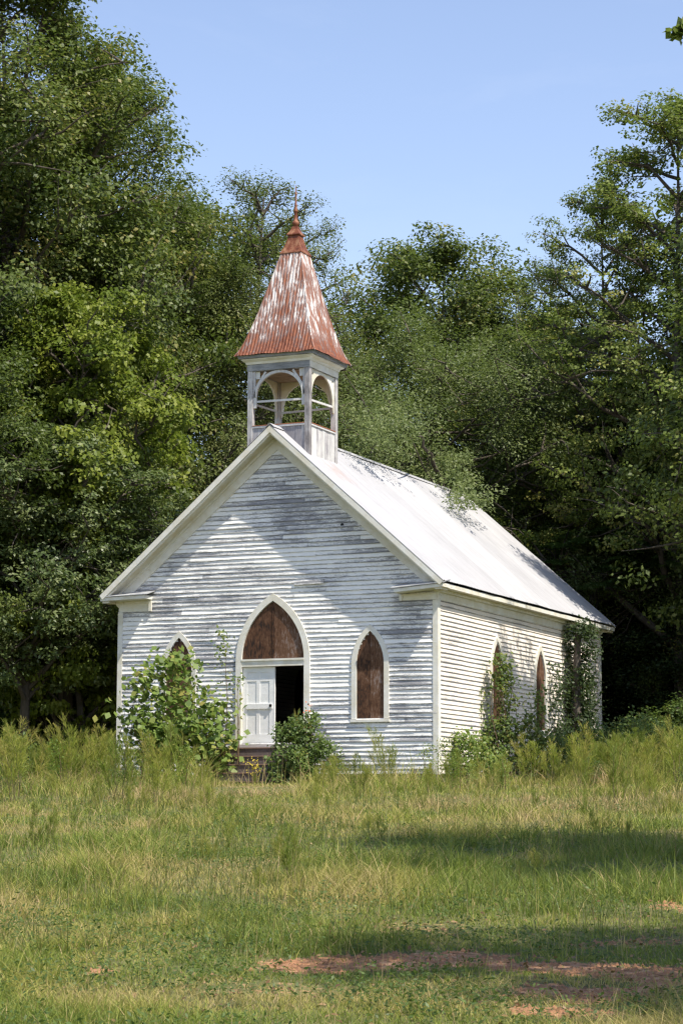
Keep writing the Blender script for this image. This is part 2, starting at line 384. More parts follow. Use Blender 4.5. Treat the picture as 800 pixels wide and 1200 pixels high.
# ------------------------------------------------------------------ church
W, H, L = 4.6, 3.6, 13.4
RX, RZ = .09, 8.347                 # ridge
EX, EZ = 4.98, 4.02                 # eave
OV = .507
SL = (RZ-EZ)/(EX-RX)
church = empty('church', (0, 0, -1.2), 0, 'abandoned white clapboard church with rusty steeple and pale metal roof, on the overgrown field', 'church')
class _P:                           # parts are authored in world metres; parent offset removed here
    pass
def part(mb, name, mats, parent=None, **kw):
    o = mb.build(name, mats, None, **kw)
    set_parent(o, parent or church)
    return o
def set_parent(o, p):
    o.parent = p
    # world offset of the parent chain (only translations in the church)
    off = Vector((0, 0, 0)); q = p
    while q is not None: off += q.location; q = q.parent
    o.location = -off

def lancet(hw, spring, apex, n=14):
    """right half outline of a pointed arch from (hw, spring) to (0, apex)"""
    h = apex-spring
    # circle through (hw,0),(0,h) centred on z=0 at x=-c
    c = (h*h-hw*hw)/(2*hw); R = hw+c
    a1 = math.atan2(h, c)
    return [(-c+R*math.cos(a1*i/n), spring+R*math.sin(a1*i/n)) for i in range(n+1)]
def half_width(z, hw, spring, apex, sill):
    if z < sill or z > apex: return 0
    if z <= spring: return hw
    h = apex-spring; c = (h*h-hw*hw)/(2*hw); R = hw+c
    return max(0, -c+math.sqrt(max(0, R*R-(z-spring)**2)))
DOOR = dict(c=0., hw=.92, spring=2.16, apex=3.76, sill=-.02)
WF = dict(hw=.385, spring=2.0, apex=2.84, sill=.60)
WS = dict(hw=.40, spring=2.0, apex=2.84, sill=.60)
SIDEY = [4.3, 7.82, 11.3]

def gable_half(z):                 # wall half widths (left, right) under the roof at height z
    if z < 3.62: return -W, W
    d = (RZ-.34-z)/SL
    return max(-W, RX-d), min(W, RX+d)
def clapboards(mb, lo, hi, spanfn, openings, tf, rs, warp=1., expo=.1185, backy=.10):
    """tf(a, out, z) -> world point. a runs along the wall, out = outward"""
    R = random.Random(rs); z = lo
    while z < hi:
        z1 = min(z+expo, hi+.001)
        zm = (z+z1)/2
        a0, a1 = spanfn(zm)
        segs = [(a0, a1)]
        for (cc, o) in openings:
            hw = half_width(zm, o['hw']+.01, o['spring'], o['apex'], o['sill'])
            if hw <= 0: continue
            ns = []
            for (p, q) in segs:
                if cc+hw <= p or cc-hw >= q: ns.append((p, q)); continue
                if cc-hw > p: ns.append((p, cc-hw))
                if cc+hw < q: ns.append((cc+hw, q))
            segs = ns
        for (p, q) in segs:
            if q-p < .01: continue
            cuts = [p]; x = p+R.uniform(.6, 3.6)
            while x < q-.35: cuts.append(x); x += R.uniform(1.8, 4.2)
            cuts.append(q)
            for i in range(len(cuts)-1):
                b0, b1 = cuts[i]+.0012, cuts[i+1]-.0012
                tint = min(1, max(0, R.gauss(.5, .24)))
                n = max(1, int((b1-b0)/.45)); tw = R.gauss(0, .0028)*warp
                ws = [(R.gauss(0, .0035)*warp, R.gauss(0, .004)*warp) for _ in range(n+1)]
                P = []; F = []
                for j in range(n+1):
                    a = b0+(b1-b0)*j/n; w1, w2 = ws[j]
                    lip = .029+abs(w2)+tw
                    P += [tf(a, lip, z-.004+w1), tf(a, .003, z1+.004), tf(a, -backy, z1+.0), tf(a, -backy, z), tf(a, 0.0, z+.001+w1)]
                for j in range(n):
                    k = j*5
                    F += [(k, k+5, k+6, k+1), (k+4, k+9, k+5, k), (k+3, k+2, k+7, k+8)]
                F += [(0, 1, 2, 3, 4), tuple(n*5+v for v in (4, 3, 2, 1, 0))]
                mb.add(P, F, tint)
        z = z1
BASE = -.82
# front wall
mb = MB()
clapboards(mb, BASE, RZ-.36, gable_half, [(0, DOOR), (-2.77, WF), (2.77, WF)], lambda a, o, z: (a, -o, z), 1, 1.5)
fw_ = part(mb, 'wall', M['front'])
fw_['label'] = 'peeling front gable wall of clapboards'
mb = MB()
clapboards(mb, BASE, 3.62, lambda z: (.10, L-.10), [(y, WS) for y in SIDEY], lambda a, o, z: (W+o, a, z), 2, .5)
part(mb, 'wall', M['side'])['label'] = 'long sunlit side wall of clapboards'
mb = MB()
clapboards(mb, BASE, 3.62, lambda z: (.10, L-.10), [(y, WS) for y in SIDEY], lambda a, o, z: (-W-o, a, z), 3, .5)
part(mb, 'wall', M['side'])['label'] = 'long side wall of clapboards'
mb = MB()
clapboards(mb, BASE, RZ-.36, gable_half, [], lambda a, o, z: (a, L+o, z), 4, 1)
part(mb, 'wall', M['front'])['label'] = 'rear gable wall of clapboards'
# foundation of rough stone below the sill
mb = MB(); R = random.Random(3)
for (x0, x1, y0, y1) in ((-W, W, -.0, .3), (-W, W, L-.3, L), (W-.3, W, .3, L-.3), (-W, -W+.3, .3, L-.3)):
    if x1-x0 > y1-y0:
        x = x0
        while x < x1: q = min(x1, x+R.uniform(.3, .6)); mb.box(x+.01, q-.01, y0+R.uniform(.01, .05), y1, -1.75, BASE-.005, R.random()); x = q
    else:
        y = y0
        while y < y1: q = min(y1, y+R.uniform(.3, .6)); mb.box(x0, x1-R.uniform(.01, .05), y+.01, q-.01, -1.75, BASE-.005, R.random()); y = q
part(mb, 'foundation', M['stone'], bevel=.02)
mb = MB(); mb.box(-W+.12, W-.12, .12, L-.12, -.12, -.04); part(mb, 'floor', M['floorw'])
# corner boards
def cboard(x0, x1, y0, y1):
    mb = MB(); mb.box(x0, x1, y0, y1, BASE-.03, 3.58, .3); part(mb, 'corner_board', M['trim'])
for sx in (-1, 1):
    for yy, sy in ((0, -1), (L, 1)):
        a, b = sorted((sx*(W-.10), sx*(W+.045))); c_, d_ = sorted((yy+sy*.042, yy-sy*.02)); cboard(a, b, c_, d_)
        a, b = sorted((sx*(W+.002), sx*(W+.043))); c_, d_ = sorted((yy-sy*.023, yy-sy*.14)); cboard(a, b, c_, d_)

# roof: two corrugated sheets
def roof_sheet(sign):
    ys = np.arange(-OV, L+OV+.001, .0275)
    cor = .010*np.cos(2*np.pi*ys/.11)
    # lap seams between sheets
    uu = np.linspace(0, 1, 14)
    ex = EX if sign > 0 else EX
    V = []; R = np.random.default_rng(5)
    nrm = np.array([sign*SL, 0, 1])/math.hypot(SL, 1)
    edge = (vnoise(ys*1.6, ys*0, 4)-.5)*.02
    P = np.zeros((2, len(uu), len(ys), 3))
    for i, u in enumerate(uu):
        x = RX+(sign*EX-RX)*u; z = RZ+(EZ-RZ)*u
        sag = -.018*math.sin(math.pi*u)*np.sin(np.pi*(ys+OV)/(L+2*OV))
        lap = .006 if (i in (7,)) else 0
        wob = (vnoise(ys*.9, np.full_like(ys, u*5), 8)-.5)*.02
        for k, th in ((0, 0), (1, -.004)):
            h = cor+sag+wob+lap+th
            P[k, i, :, 0] = x+nrm[0]*h+(edge if u == 1 else 0)*sign; P[k, i, :, 1] = ys; P[k, i, :, 2] = z+nrm[2]*h-(edge*.6 if u == 1 else 0)
    n = len(uu)*len(ys); ix = np.arange(n).reshape(len(uu), len(ys))
    f = np.stack([ix[:-1, :-1], ix[:-1, 1:], ix[1:, 1:], ix[1:, :-1]], -1).reshape(-1, 4)
    if sign > 0: f = f[:, ::-1]
    Fc = np.concatenate([f, f[:, ::-1]+n])
    q = (ys+OV)/.66; sh = np.floor(q).astype(int); rt = np.random.default_rng(9).random(60)[sh]; seam = (np.abs(q-np.round(q)) < .045)
    tn = np.stack([np.where(np.full(len(ys), u > .52), rt, np.roll(rt, 7)) for u in uu]); tn = np.where(seam[None, :], 1.6, tn)
    o = mk('roof', P.reshape(-1, 3), Fc, M['roof'], None, {'tint': np.concatenate([tn.ravel()]*2)}, True)
    set_parent(o, church); return o
roof_r = roof_sheet(1); roof_l = roof_sheet(-1)
mb = MB()                           # ridge cap
for s_ in (-1, 1):
    mb.beam((RX+s_*.07, .0-OV, RZ-.045), (RX+s_*.07, L+OV, RZ-.045), .16, .006, (s_*SL, 0, 1))
rc_ = part(mb, 'ridge_cap', M['roof'])
def shift(o, d): o.location += Vector(d)
shift(rc_, (0, 0, .02))
# dark roof deck edge boards + rake trim, front and rear
def rake(yf, sgn):
    """yf: wall plane, sgn -1 at the front (outwards), +1 at the rear"""
    yo = yf+sgn*OV
    for s_ in (-1, 1):
        top = Vector((RX, 0, RZ)); eav = Vector((s_*EX, 0, EZ)); d = (eav-top).normalized(); nn = Vector((s_*SL, 0, 1)).normalized()
        def pl(k, h0, h1, y0, y1, name, mat, tint=.4, k0=0., cutz=None):
            # board along the slope between perpendicular depths h0..h1 below the roof plane, mitred at the ridge
            P = []
            for y in (y0, y1):
                for h in (h0, h1):
                    zt = RZ-h*math.hypot(SL, 1)
                    P.append(Vector((RX+s_*k0, y, zt-k0*SL)))
                    e = Vector((s_*EX, y, EZ))-nn*h-d*k
                    P.append(e)
            # order: y0h0 top, y0h0 eave, y0h1 top, y0h1 eave, y1...
            F = [(0, 1, 3, 2), (4, 6, 7, 5), (0, 4, 5, 1), (2, 3, 7, 6), (0, 2, 6, 4), (1, 5, 7, 3)]
            m = MB(); m.add(P, F, tint); return part(m, name, mat)
        a, b = sorted((yo-sgn*.005, yo-sgn*.05))
        pl(.0, .022, .16, a, b, 'rake_board', M['trim'])
        a, b = sorted((yo-sgn*.055, yo-sgn*.12))
        pl(.02, .05, .20, a, b, 'rake_molding', M['trim'], .3)
        a, b = sorted((yo-sgn*.123, yf+sgn*.002))
        pl(.0, .165, .185, a, b, 'rake_soffit', M['soffit'])
        a, b = sorted((yf+sgn*.05, yf+sgn*.004))
        pl(.05, .187, .46, a, b, 'frieze_board', M['trim'], .5)
        a, b = sorted((yf+sgn*.09, yf+sgn*.052))
        pl(.05, .187, .25, a, b, 'bed_molding', M['trim'], .3)
rake(0, -1); rake(L, 1)
# side eaves
for s_ in (-1, 1):
    a, b = sorted((s_*(EX-.04), s_*(EX-.075)))
    mb = MB(); mb.box(a, b, -OV+.06, L+OV-.06, 3.855, 3.965, .5); part(mb, 'fascia', M['trim'])
    a, b = sorted((s_*(W+.003), s_*(EX-.077)))
    mb = MB(); mb.box(a, b, -.0, L, 3.86, 3.885, .7); part(mb, 'soffit', M['soffit'])
    a, b = sorted((s_*(W+.004), s_*(W+.036)))
    mb = MB(); mb.box(a, b, -.02, L+.02, 3.585, 3.857, .5); part(mb, 'frieze_board', M['trim'])
    a, b = sorted((s_*(W+.038), s_*(W+.11)))
    mb = MB(); mb.box(a, b, -.03, L+.03, 3.78, 3.857, .5); part(mb, 'bed_molding', M['trim'])
# cornice returns on the front (and rear)
def cornice(s_, yf, sgn, droop):
    x0, x1 = (3.60, EX-.03)
    mb = MB(); y0 = yf+sgn*.005; y1 = yf+sgn*.47
    def X(x): return s_*x
    zt = lambda x: 3.86-droop*(x1-x)/(x1-x0)
    P = []
    for (y, dz) in ((y1, 0), (y0, 0)):
        P += [(X(x0), y, zt(x0)), (X(x1), y, zt(x1)), (X(x1), y, zt(x1)+.09), (X(x0), y, zt(x0)+.09)]
    mb.add(P, [(0, 1, 2, 3), (7, 6, 5, 4), (0, 4, 5, 1), (2, 6, 7, 3), (1, 5, 6, 2), (0, 3, 7, 4)], .6)
    o = part(mb, 'cornice_return', M['trim'])
    # small lean-to roof over it
    mb = MB(); P = []
    for e in (0, .02):
        P += [(X(x0-.08), y1+sgn*.03, zt(x0)+.10+e), (X(x1+.03), y1+sgn*.03, zt(x1)+.10+e), (X(x1+.03), y0, zt(x1)+.21+e), (X(x0-.08), y0, zt(x0)+.23+e)]
    mb.add(P, [(0, 1, 2, 3), (7, 6, 5, 4), (0, 4, 5, 1), (2, 6, 7, 3), (1, 5, 6, 2), (0, 3, 7, 4)], .9)
    q = part(mb, 'return_roof', M['beltwood'])
    mb = MB(); a, b = sorted((X(3.66), X(W+.0))); c_, d_ = sorted((yf+sgn*.046, yf+sgn*.004)); mb.box(a, b, c_, d_, 3.585, 3.80-droop*.5, .5)
    a, b = sorted((X(3.60), X(3.68))); c_, d_ = sorted((yf+sgn*.10, yf+sgn*.048)); mb.box(a, b, c_, d_, 3.58, 3.83-droop, .3)
    part(mb, 'return_frieze', M['trim'])
    # soffit block closing the corner under the eave
    mb = MB(); a, b = sorted((X(W+.112), X(EX-.08))); c_, d_ = sorted((yf+sgn*.45, yf+sgn*.006)); mb.box(a, b, c_, d_, 3.80, 3.855, .6)
    part(mb, 'return_soffit', M['soffit'])
cornice(1, 0, -1, .10); cornice(-1, 0, -1, -.03); cornice(1, L, 1, 0); cornice(-1, L, 1, 0)
# loose board on the gable and little black disc for the dark of a vent hole
mb = MB(); mb.hexa([(.60, -.065, 4.10), (1.47, -.08, 4.12), (1.47, -.03, 4.15), (.60, -.03, 4.12), (.60, -.06, 4.19), (1.47, -.075, 4.23), (1.47, -.03, 4.25), (.60, -.03, 4.21)], 1.)
part(mb, 'loose_board', M['front'])
mb = MB(); V, F = lathe([(.0, 0), (.05, 0), (.05, .012), (.0, .012)], 10); mb.add([(1.97+x, -.018-z, 5.63+y) for x, y, z in V], F); part(mb, 'vent_hole_shade_disc', M['knob_hole_shade'])  # flat black disc stands in for the shade inside a hole

# lancet frames and boards
def lancet_frame(mb, tf, hw, wd, spring, apex, sill, dep0, dep1, topw=None, tint=.4):
    """frame band between inner outline (hw) and outer outline (hw+wd)"""
    for s_ in (-1, 1):
        inn = [(hw, sill)]+lancet(hw, spring, apex, 14); out = [(hw+wd, sill)]+lancet(hw+wd, spring, apex+wd*(topw or 1.25), 14)
        P = []
        for (a, b) in zip(inn, out):
            P += [tf(s_*a[0], dep1, a[1]), tf(s_*b[0], dep1, b[1]), tf(s_*b[0], dep0, b[1]), tf(s_*a[0], dep0, a[1])]
        F = []
        for j in range(len(inn)-1):
            k = j*4
            for i in range(4): F.append((k+i, k+(i+1) % 4, k+4+(i+1) % 4, k+4+i))
        F.append((0, 1, 2, 3)); k = (len(inn)-1)*4; F.append((k+3, k+2, k+1, k))
        mb.add(P, F, tint)
def lancet_panel(mb, tf, hw, spring, apex, sill, d0, d1, seam=None, nslat=1):
    n = 14; arc = lancet(hw, spring, apex, n)
    for s_, tn in ((-1, .25), (1, .75)):
        out = [(0.004, sill), (hw, sill)]+arc[:-1]+[(0.004, apex)]
        P = [tf(s_*a, d1, z) for a, z in out]+[tf(s_*a, d0, z) for a, z in out]
        m = len(out)
        F = [tuple(range(m)), tuple(range(2*m-1, m-1, -1))]+[(i, (i+1) % m, m+(i+1) % m, m+i) for i in range(m)]
        mb.add(P, F, tn)
def window(c, o, tf, label=None):
    f = MB(); lancet_frame(f, tf, o['hw'], .135, o['spring'], o['apex'], o['sill']-.02, -.06, .058)
    w_ = part(f, 'window', M['trim'])
    s = MB(); a = o['hw']+.16
    P = [tf(-a, .005, o['sill']-.10), tf(a, .005, o['sill']-.10), tf(a, .085, o['sill']-.10), tf(-a, .085, o['sill']-.10)]
    P += [tf(-a, .005, o['sill']-.025), tf(a, .005, o['sill']-.025), tf(a, .085, o['sill']-.035), tf(-a, .085, o['sill']-.035)]
    s.add(P, [(0, 1, 2, 3), (7, 6, 5, 4), (0, 4, 5, 1), (1, 5, 6, 2), (2, 6, 7, 3), (3, 7, 4, 0)], .5); part(s, 'sill', M['trim'], w_)
    p = MB(); lancet_panel(p, tf, o['hw']-.002, o['spring'], o['apex']-.004, o['sill']+.0, -.03, .012)
    part(p, 'plywood_panel', M['ply'], w_)
    return w_
for cx in (-2.77, 2.77):
    window(cx, WF, lambda a, d, z, cx=cx: (cx+a, -d, z))
for y in SIDEY:
    window(y, WS, lambda a, d, z, y=y: (W+d, y+a, z))
    window(y, WS, lambda a, d, z, y=y: (-W-d, y+a, z))
# doorway
tf = lambda a, d, z: (a, -d, z)
mb = MB(); lancet_frame(mb, tf, .905, .165, 2.16, 3.72, -.06, -.12, .065, 1.15)
doorway = part(mb, 'door_frame', M['trim'])
mb = MB(); mb.box(-.903, .903, -.05, .10, 2.005, 2.17, .4); mb.box(-.903, .903, -.075, -.052, 2.15, 2.2, .2); part(mb, 'transom_bar', M['trim'], doorway)
mb = MB(); lancet_panel(mb, tf, .90, 2.2, 3.70, 2.2, -.03, .006); part(mb, 'plywood_panel', M['ply'], doorway)
mb = MB(); mb.box(-.035, .03, -.02, -.008, 2.2, 3.55, .1); part(mb, 'center_batten', M['ply'], doorway)
mb = MB(); mb.box(-1.12, 1.12, -.22, .10, -.12, -.03, .5); part(mb, 'threshold', M['landing'])
# door leaf, 4 panels, closed left half
dl = MB(); y0, y1 = .03, .075
dl.box(-.90, .0, y0+.014, y1, -.02, 2.0, .4)
def rail(x0, x1, z0, z1, d=0): dl.box(x0, x1, y0-d, y0+.014, z0, z1, .35)
for x0, x1 in ((-.90, -.775), (-.125, 0), (-.50, -.40)): rail(x0, x1, -.02, 2.0)
for z0, z1 in ((-.02, .24), (.88, 1.05), (1.62, 1.69), (1.86, 2.0)):
    rail(-.774, -.501, z0, z1); rail(-.399, -.126, z0, z1)
dl.box(-.79, -.03, y0-.028, y0-.001, .90, 1.03, .2)
door = part(dl, 'door', M['door'])
mb = MB(); V, F = lathe([(0, .0), (.02, 0), (.02, .03), (.038, .04), (.038, .06), (0, .07)], 10)
mb.add([(-.07+x, y0-z, .98+y) for x, y, z in V], F); part(mb, 'handle', M['knob_hole_shade'], door, smoothf=True)
mb = MB(); mb.box(.002, .03, .025, .08, -.02, 2.0, .2); part(mb, 'astragal', M['door'], door)
# open right leaf folded inside
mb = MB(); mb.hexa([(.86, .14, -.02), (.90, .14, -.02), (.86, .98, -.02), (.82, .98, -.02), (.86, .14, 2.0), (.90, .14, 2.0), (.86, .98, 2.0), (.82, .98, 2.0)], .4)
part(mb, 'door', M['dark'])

# belfry
BX, BY, BH = .055, 1.0, .915
belfry = empty('belfry', (BX, BY, 9.2)); belfry.parent = church   # church at z -1.2
def bpart(mb, name, mat, **kw): return part(mb, name, mat, belfry, **kw)
def zroof(x): return RZ-abs(x-RX)*SL
pw = .15
for sx in (-1, 1):
    for sy in (-1, 1):
        x = BX+sx*(BH-pw/2); y = BY+sy*(BH-pw/2)
        mb = MB(); mb.box(x-pw/2, x+pw/2, y-pw/2, y+pw/2, zroof(x)-.15, 9.93, .2 if (sx, sy) == (1, -1) else .6)
        bpart(mb, 'post', M['post'], bevel=.006)
faces = [((0, -1), 'front'), ((1, 0), 'right'), ((0, 1), 'back'), ((-1, 0), 'left')]
def ftf(nx, ny):
    # a along the face, out = outward from the post outer plane
    return lambda a, o, z: (BX+(-ny)*a+nx*(BH+o), BY+nx*a+ny*(BH+o), z)
ahw = BH-pw
for (nx, ny), nm in faces:
    tf = ftf(nx, ny)
    def tbox(mb, a0, a1, o0, o1, z0, z1, tint=.5, dz=0):
        P = [tf(a, o, z) for z in (z0, z1) for (a, o) in ((a0, o0), (a1, o0), (a1, o1), (a0, o1))]
        mb.add(P, [(0, 1, 2, 3), (7, 6, 5, 4), (0, 4, 5, 1), (1, 5, 6, 2), (2, 6, 7, 3), (3, 7, 4, 0)], tint)
    # apron boards
    mb = MB(); R = random.Random(len(nm)); a = -ahw+.002
    while a < ahw-.01:
        b = min(ahw-.002, a+R.uniform(.10, .15))
        def zb(q): return zroof(tf(q, 0, 0)[0])-.06
        za, zb_ = zb(a), zb(b)
        o0, o1 = -.06, -.035+R.uniform(-.006, .006); ztop_ = 8.38
        P = [tf(a+.003, o0, za), tf(b-.003, o0, zb_), tf(b-.003, o1, zb_), tf(a+.003, o1, za), tf(a+.003, o0, ztop_), tf(b-.003, o0, ztop_), tf(b-.003, o1, ztop_), tf(a+.003, o1, ztop_)]
        mb.add(P, [(0, 1, 2, 3), (7, 6, 5, 4), (0, 4, 5, 1), (1, 5, 6, 2), (2, 6, 7, 3), (3, 7, 4, 0)], R.random())
        a = b
    bpart(mb, 'apron', M['apronworn'] if nm in ('front', 'left') else M['apron'])
    mb = MB(); tbox(mb, -ahw+.001, ahw-.001, -.11, -.005, 8.383, 8.43, .5); bpart(mb, 'rail', M['apron'])
    mb = MB(); tbox(mb, -ahw+.001, ahw-.001, -.12, .004, 8.432, 8.452, .5); bpart(mb, 'flashing', M['flash'])
    # middle rail
    mb = MB(); sl_ = {'front': .012, 'right': -.03, 'back': .02, 'left': .03}[nm]
    P = [tf(a, o, z+a*sl_*-1) for z in (9.07, 9.125) for (a, o) in ((-ahw, -.09), (ahw, -.09), (ahw, -.06), (-ahw, -.06))]
    mb.add(P, [(0, 1, 2, 3), (7, 6, 5, 4), (0, 4, 5, 1), (1, 5, 6, 2), (2, 6, 7, 3), (3, 7, 4, 0)], .6); bpart(mb, 'cross_rail', M['apron'])
    # arch spandrel
    mb = MB(); zs, za, zt_ = 9.22, 9.85, 9.928
    r_in = .67
    def arch(a):
        q = min(1, abs(a)/r_in); return zs+(za-zs)*math.sqrt(max(0, 1-q**2.1))
    def band(fn_lo, fn_hi, lo, hi, o0, o1, tint, n=20):
        P = []; F = []
        for i in range(n+1):
            a = lo+(hi-lo)*i/n; P += [tf(a, o1, fn_lo(a)), tf(a, o1, fn_hi(a)), tf(a, o0, fn_hi(a)), tf(a, o0, fn_lo(a))]
        for i in range(n):
            k = i*4
            for j in range(4): F.append((k+j, k+(j+1) % 4, k+4+(j+1) % 4, k+4+j))
        F += [(0, 1, 2, 3), tuple(n*4+j for j in (3, 2, 1, 0))]
        mb.add(P, F, tint)
    if nm == 'front':
        for s_ in (-1, 1):
            # curved rib
            P = []; F = []; n = 16
            for i in range(n+1):
                th = math.pi/2*i/n; ci = (r_in*math.cos(th), zs+(za-zs)*math.sin(th)); co = ((r_in+.075)*math.cos(th), zs+(za-zs+.072)*math.sin(th))
                P += [tf(s_*ci[0], -.03, ci[1]), tf(s_*co[0], -.03, co[1]), tf(s_*co[0], -.10, co[1]), tf(s_*ci[0], -.10, ci[1])]
            for i in range(n):
                k = i*4
                for j in range(4): F.append((k+j, k+(j+1) % 4, k+4+(j+1) % 4, k+4+j))
            mb.add(P, F, .5)
            mb.beam(tf(s_*.73, -.065, 9.42), tf(s_*.40, -.065, 9.90), .055, .05, (nx, ny, 0), .5)
            tbox(mb, *(sorted((s_*.67, s_*.757))), -.09, -.04, 8.93, zs, .5)
            tbox(mb, *(sorted((s_*.705, s_*.757))), -.1, -.03, zs+.003, 9.925, .2)
            tbox(mb, *(sorted((s_*.58, s_*.703))), -.095, -.075, 9.72, 9.925, .9)
    else:
        for s_ in (-1, 1):
            e = s_*.757
            lo, hi = sorted((s_*.001, e)); band(arch, lambda a: zt_-.003, lo, hi, -.085, -.045, .5, 24)
            def tap(a): return 8.92 if abs(a) > .735 else zs-.0
            P = [tf(s_*.757, -.045, 8.93), tf(s_*.725, -.045, 8.95), tf(s_*.67, -.045, zs), tf(s_*.757, -.045, zs)]
            P += [tf(s_*.757, -.085, 8.93), tf(s_*.725, -.085, 8.95), tf(s_*.67, -.085, zs), tf(s_*.757, -.085, zs)]
            mb.add(P, [(0, 1, 2, 3), (7, 6, 5, 4), (0, 4, 5, 1), (1, 5, 6, 2), (2, 6, 7, 3), (3, 7, 4, 0)], .5)
    bpart(mb, 'arch_brace', M['trim'] if nm != 'front' else M['apron'])
    if nm != 'front':
        for s_ in (-1, 1):
            mb = MB(); V, F = lathe([(0, .0), (.032, 0), (.032, .006), (0, .006)], 8)
            mb.add([tf(s_*.645+x, -.043+z, 9.80+y) for x, y, z in V], F)
            bpart(mb, 'peg_hole_shade_disc', M['knob_hole_shade'])  # no hole is cut, the black disc paints in its darkness
# frieze band, cornice, ceiling, floor
mb = MB(); V, F = sqlathe([(BH+.012, 9.931, BX, BY), (BH+.012, 10.11, BX, BY)]); mb.add(V, F, .4)
bd = bpart(mb, 'frieze_band', [M['beltwood'], M['trim']])
for p in bd.data.polygons:
    if p.normal.x > .5: p.material_index = 1
mb = MB(); V, F = sqlathe([(BH+.03, 10.112, BX, BY), (BH+.05, 10.17, BX, BY), (1.05, 10.22, BX, BY), (1.05, 10.25, BX, BY)]); mb.add(V, F, .2)
bpart(mb, 'cornice', M['trim'])
mb = MB(); mb.box(BX-.74, BX+.74, BY-.74, BY+.74, 9.90, 9.925, .4); bpart(mb, 'ceiling', M['belfceil'])
mb = MB(); mb.box(BX-.84, BX+.84, BY-.84, BY+.84, 8.345, 8.36, .4); bpart(mb, 'belfry_floor', M['flash'])
mb = MB(); V, F = sqlathe([(1.10, 10.252, BX, BY), (1.12, 10.325, BX, BY)]); mb.add(V, F, .2); bpart(mb, 'fascia', M['beltwood'])
# pyramid roof with corrugations
prof = [(10.325, 1.19), (10.42, 1.13), (10.52, 1.075), (10.65, 1.02), (10.8, .965), (11.0, .90), (11.25, .82), (11.52, .74), (11.9, .64), (12.3, .535), (12.65, .445), (12.95, .37), (13.28, .285)]
zz = np.array([p[0] for p in prof]); hh = np.array([p[1] for p in prof])
zl = np.linspace(10.325, 13.28, 40); hl = np.interp(zl, zz, hh)
VV = []; FF = []; TT = []
for fi, ((nx, ny), nm) in enumerate(faces):
    us = np.arange(-1.2, 1.2001, .0115)
    base = len(VV)
    for j, (z, h) in enumerate(zl_h for zl_h in zip(zl, hl)):
        lap = .007 if z < 12.55 else .0
        k = (z-10.325)/2.955; cxo = BX+.065*k; cyo = BY-.02*k
        for u in us:
            uc = max(-h, min(h, u)); fade = max(0, min(1, (h-abs(u))/.04))
            o = h+.011*math.cos(2*math.pi*u/.092)*fade-lap+.007
            if j == 0: z2 = z-.012*math.sin(u*3)-.008*math.cos(9*u)
            else: z2 = z
            VV.append((cxo+(-ny)*uc+nx*o, cyo+nx*uc+ny*o, z2)); TT.append(1-k)
    nu = len(us)
    for j in range(len(zl)-1):
        for i in range(nu-1):
            if abs(us[i]) > hl[j]+.02 and abs(us[i+1]) > hl[j]+.02: continue
            a = base+j*nu+i; FF.append((a, a+1, a+nu+1, a+nu))
steeple = mk('steeple_roof', np.array(VV), FF, M['rust'], None, {'tint': TT}, True); set_parent(steeple, belfry)
mb = MB(); V, F = sqlathe([(1.15, 10.327, BX, BY), (1.13, 10.34, BX, BY)]); mb.add(V, F, .2); bpart(mb, 'roof_deck', M['beltwood'])
for sx in (-1, 1):
    for sy in (-1, 1):
        mb = MB()
        for j in range(0, len(prof)-1):
            (z0, h0), (z1, h1) = prof[j], prof[j+1]; k0 = (z0-10.325)/2.955; k1 = (z1-10.325)/2.955
            mb.beam((BX+.065*k0+sx*(h0+.002), BY-.02*k0+sy*(h0+.002), z0-.01), (BX+.065*k1+sx*(h1+.0), BY-.02*k1+sy*(h1+.0), z1+.01), .03, .014, (sx, sy, .6), .5)
        bpart(mb, 'hip_cap', M['rust'])
tx, ty = BX+.065, BY-.02
mb = MB(); V, F = sqlathe([(.325, 13.235, tx, ty), (.325, 13.26, tx, ty), (.24, 13.42, tx, ty), (.185, 13.60, tx, ty), (.155, 13.75, tx, ty)]); mb.add(V, F, .4)
V, F = sqlathe([(.15, 13.752, tx, ty), (.19, 13.775, tx, ty), (.19, 13.80, tx, ty), (.14, 13.87, tx, ty), (.095, 13.96, tx, ty), (.08, 14.03, tx, ty)]); mb.add(V, F, .3)
bpart(mb, 'steeple_cap', M['rustcap'])
mb = MB(); V, F = lathe([(0, 14.02), (.07, 14.03), (.07, 14.06), (.092, 14.09), (.102, 14.13), (.092, 14.17), (.06, 14.20), (.052, 14.3), (.045, 14.44), (.062, 14.46), (.062, 14.485), (.04, 14.50), (.034, 14.62), (.045, 14.64), (.026, 14.67), (.022, 14.92), (.034, 14.94), (.034, 14.98), (.014, 15.0), (.006, 15.2), (0, 15.21)], 12)
mb.add([(x+tx, y+ty, z) for x, y, z in V], F, .3); bpart(mb, 'finial', M['rustcap'], smoothf=True)

# entrance steps
steps = empty('entrance_steps', (0, 0, -1.2), 0, 'dark brick steps with red edges climbing to the half open church door', 'steps')
for k in range(5):
    zt_ = -.125-k*.222; yb = -.225-k*.29
    mb = MB(); R = random.Random(k); x = -1.38
    while x < 1.37:
        q = min(1.38, x+R.uniform(.5, .9)); mb.box(x+.004, q-.004, yb-.29, yb-.002 if k else -.225, zt_-.222+.003, zt_-.03, R.random()); x = q
    o = part(mb, 'riser', M['brick'], steps); 
    mb = MB(); mb.box(-1.40, 1.40, yb-.315, yb+(.0 if k == 0 else -.026), zt_-.027, zt_, .5); part(mb, 'tread', M['nosing'], steps)
mb = MB(); mb.box(-1.36, 1.36, -1.6, -.24, -1.6, -1.24); part(mb, 'base', M['brick'], steps)

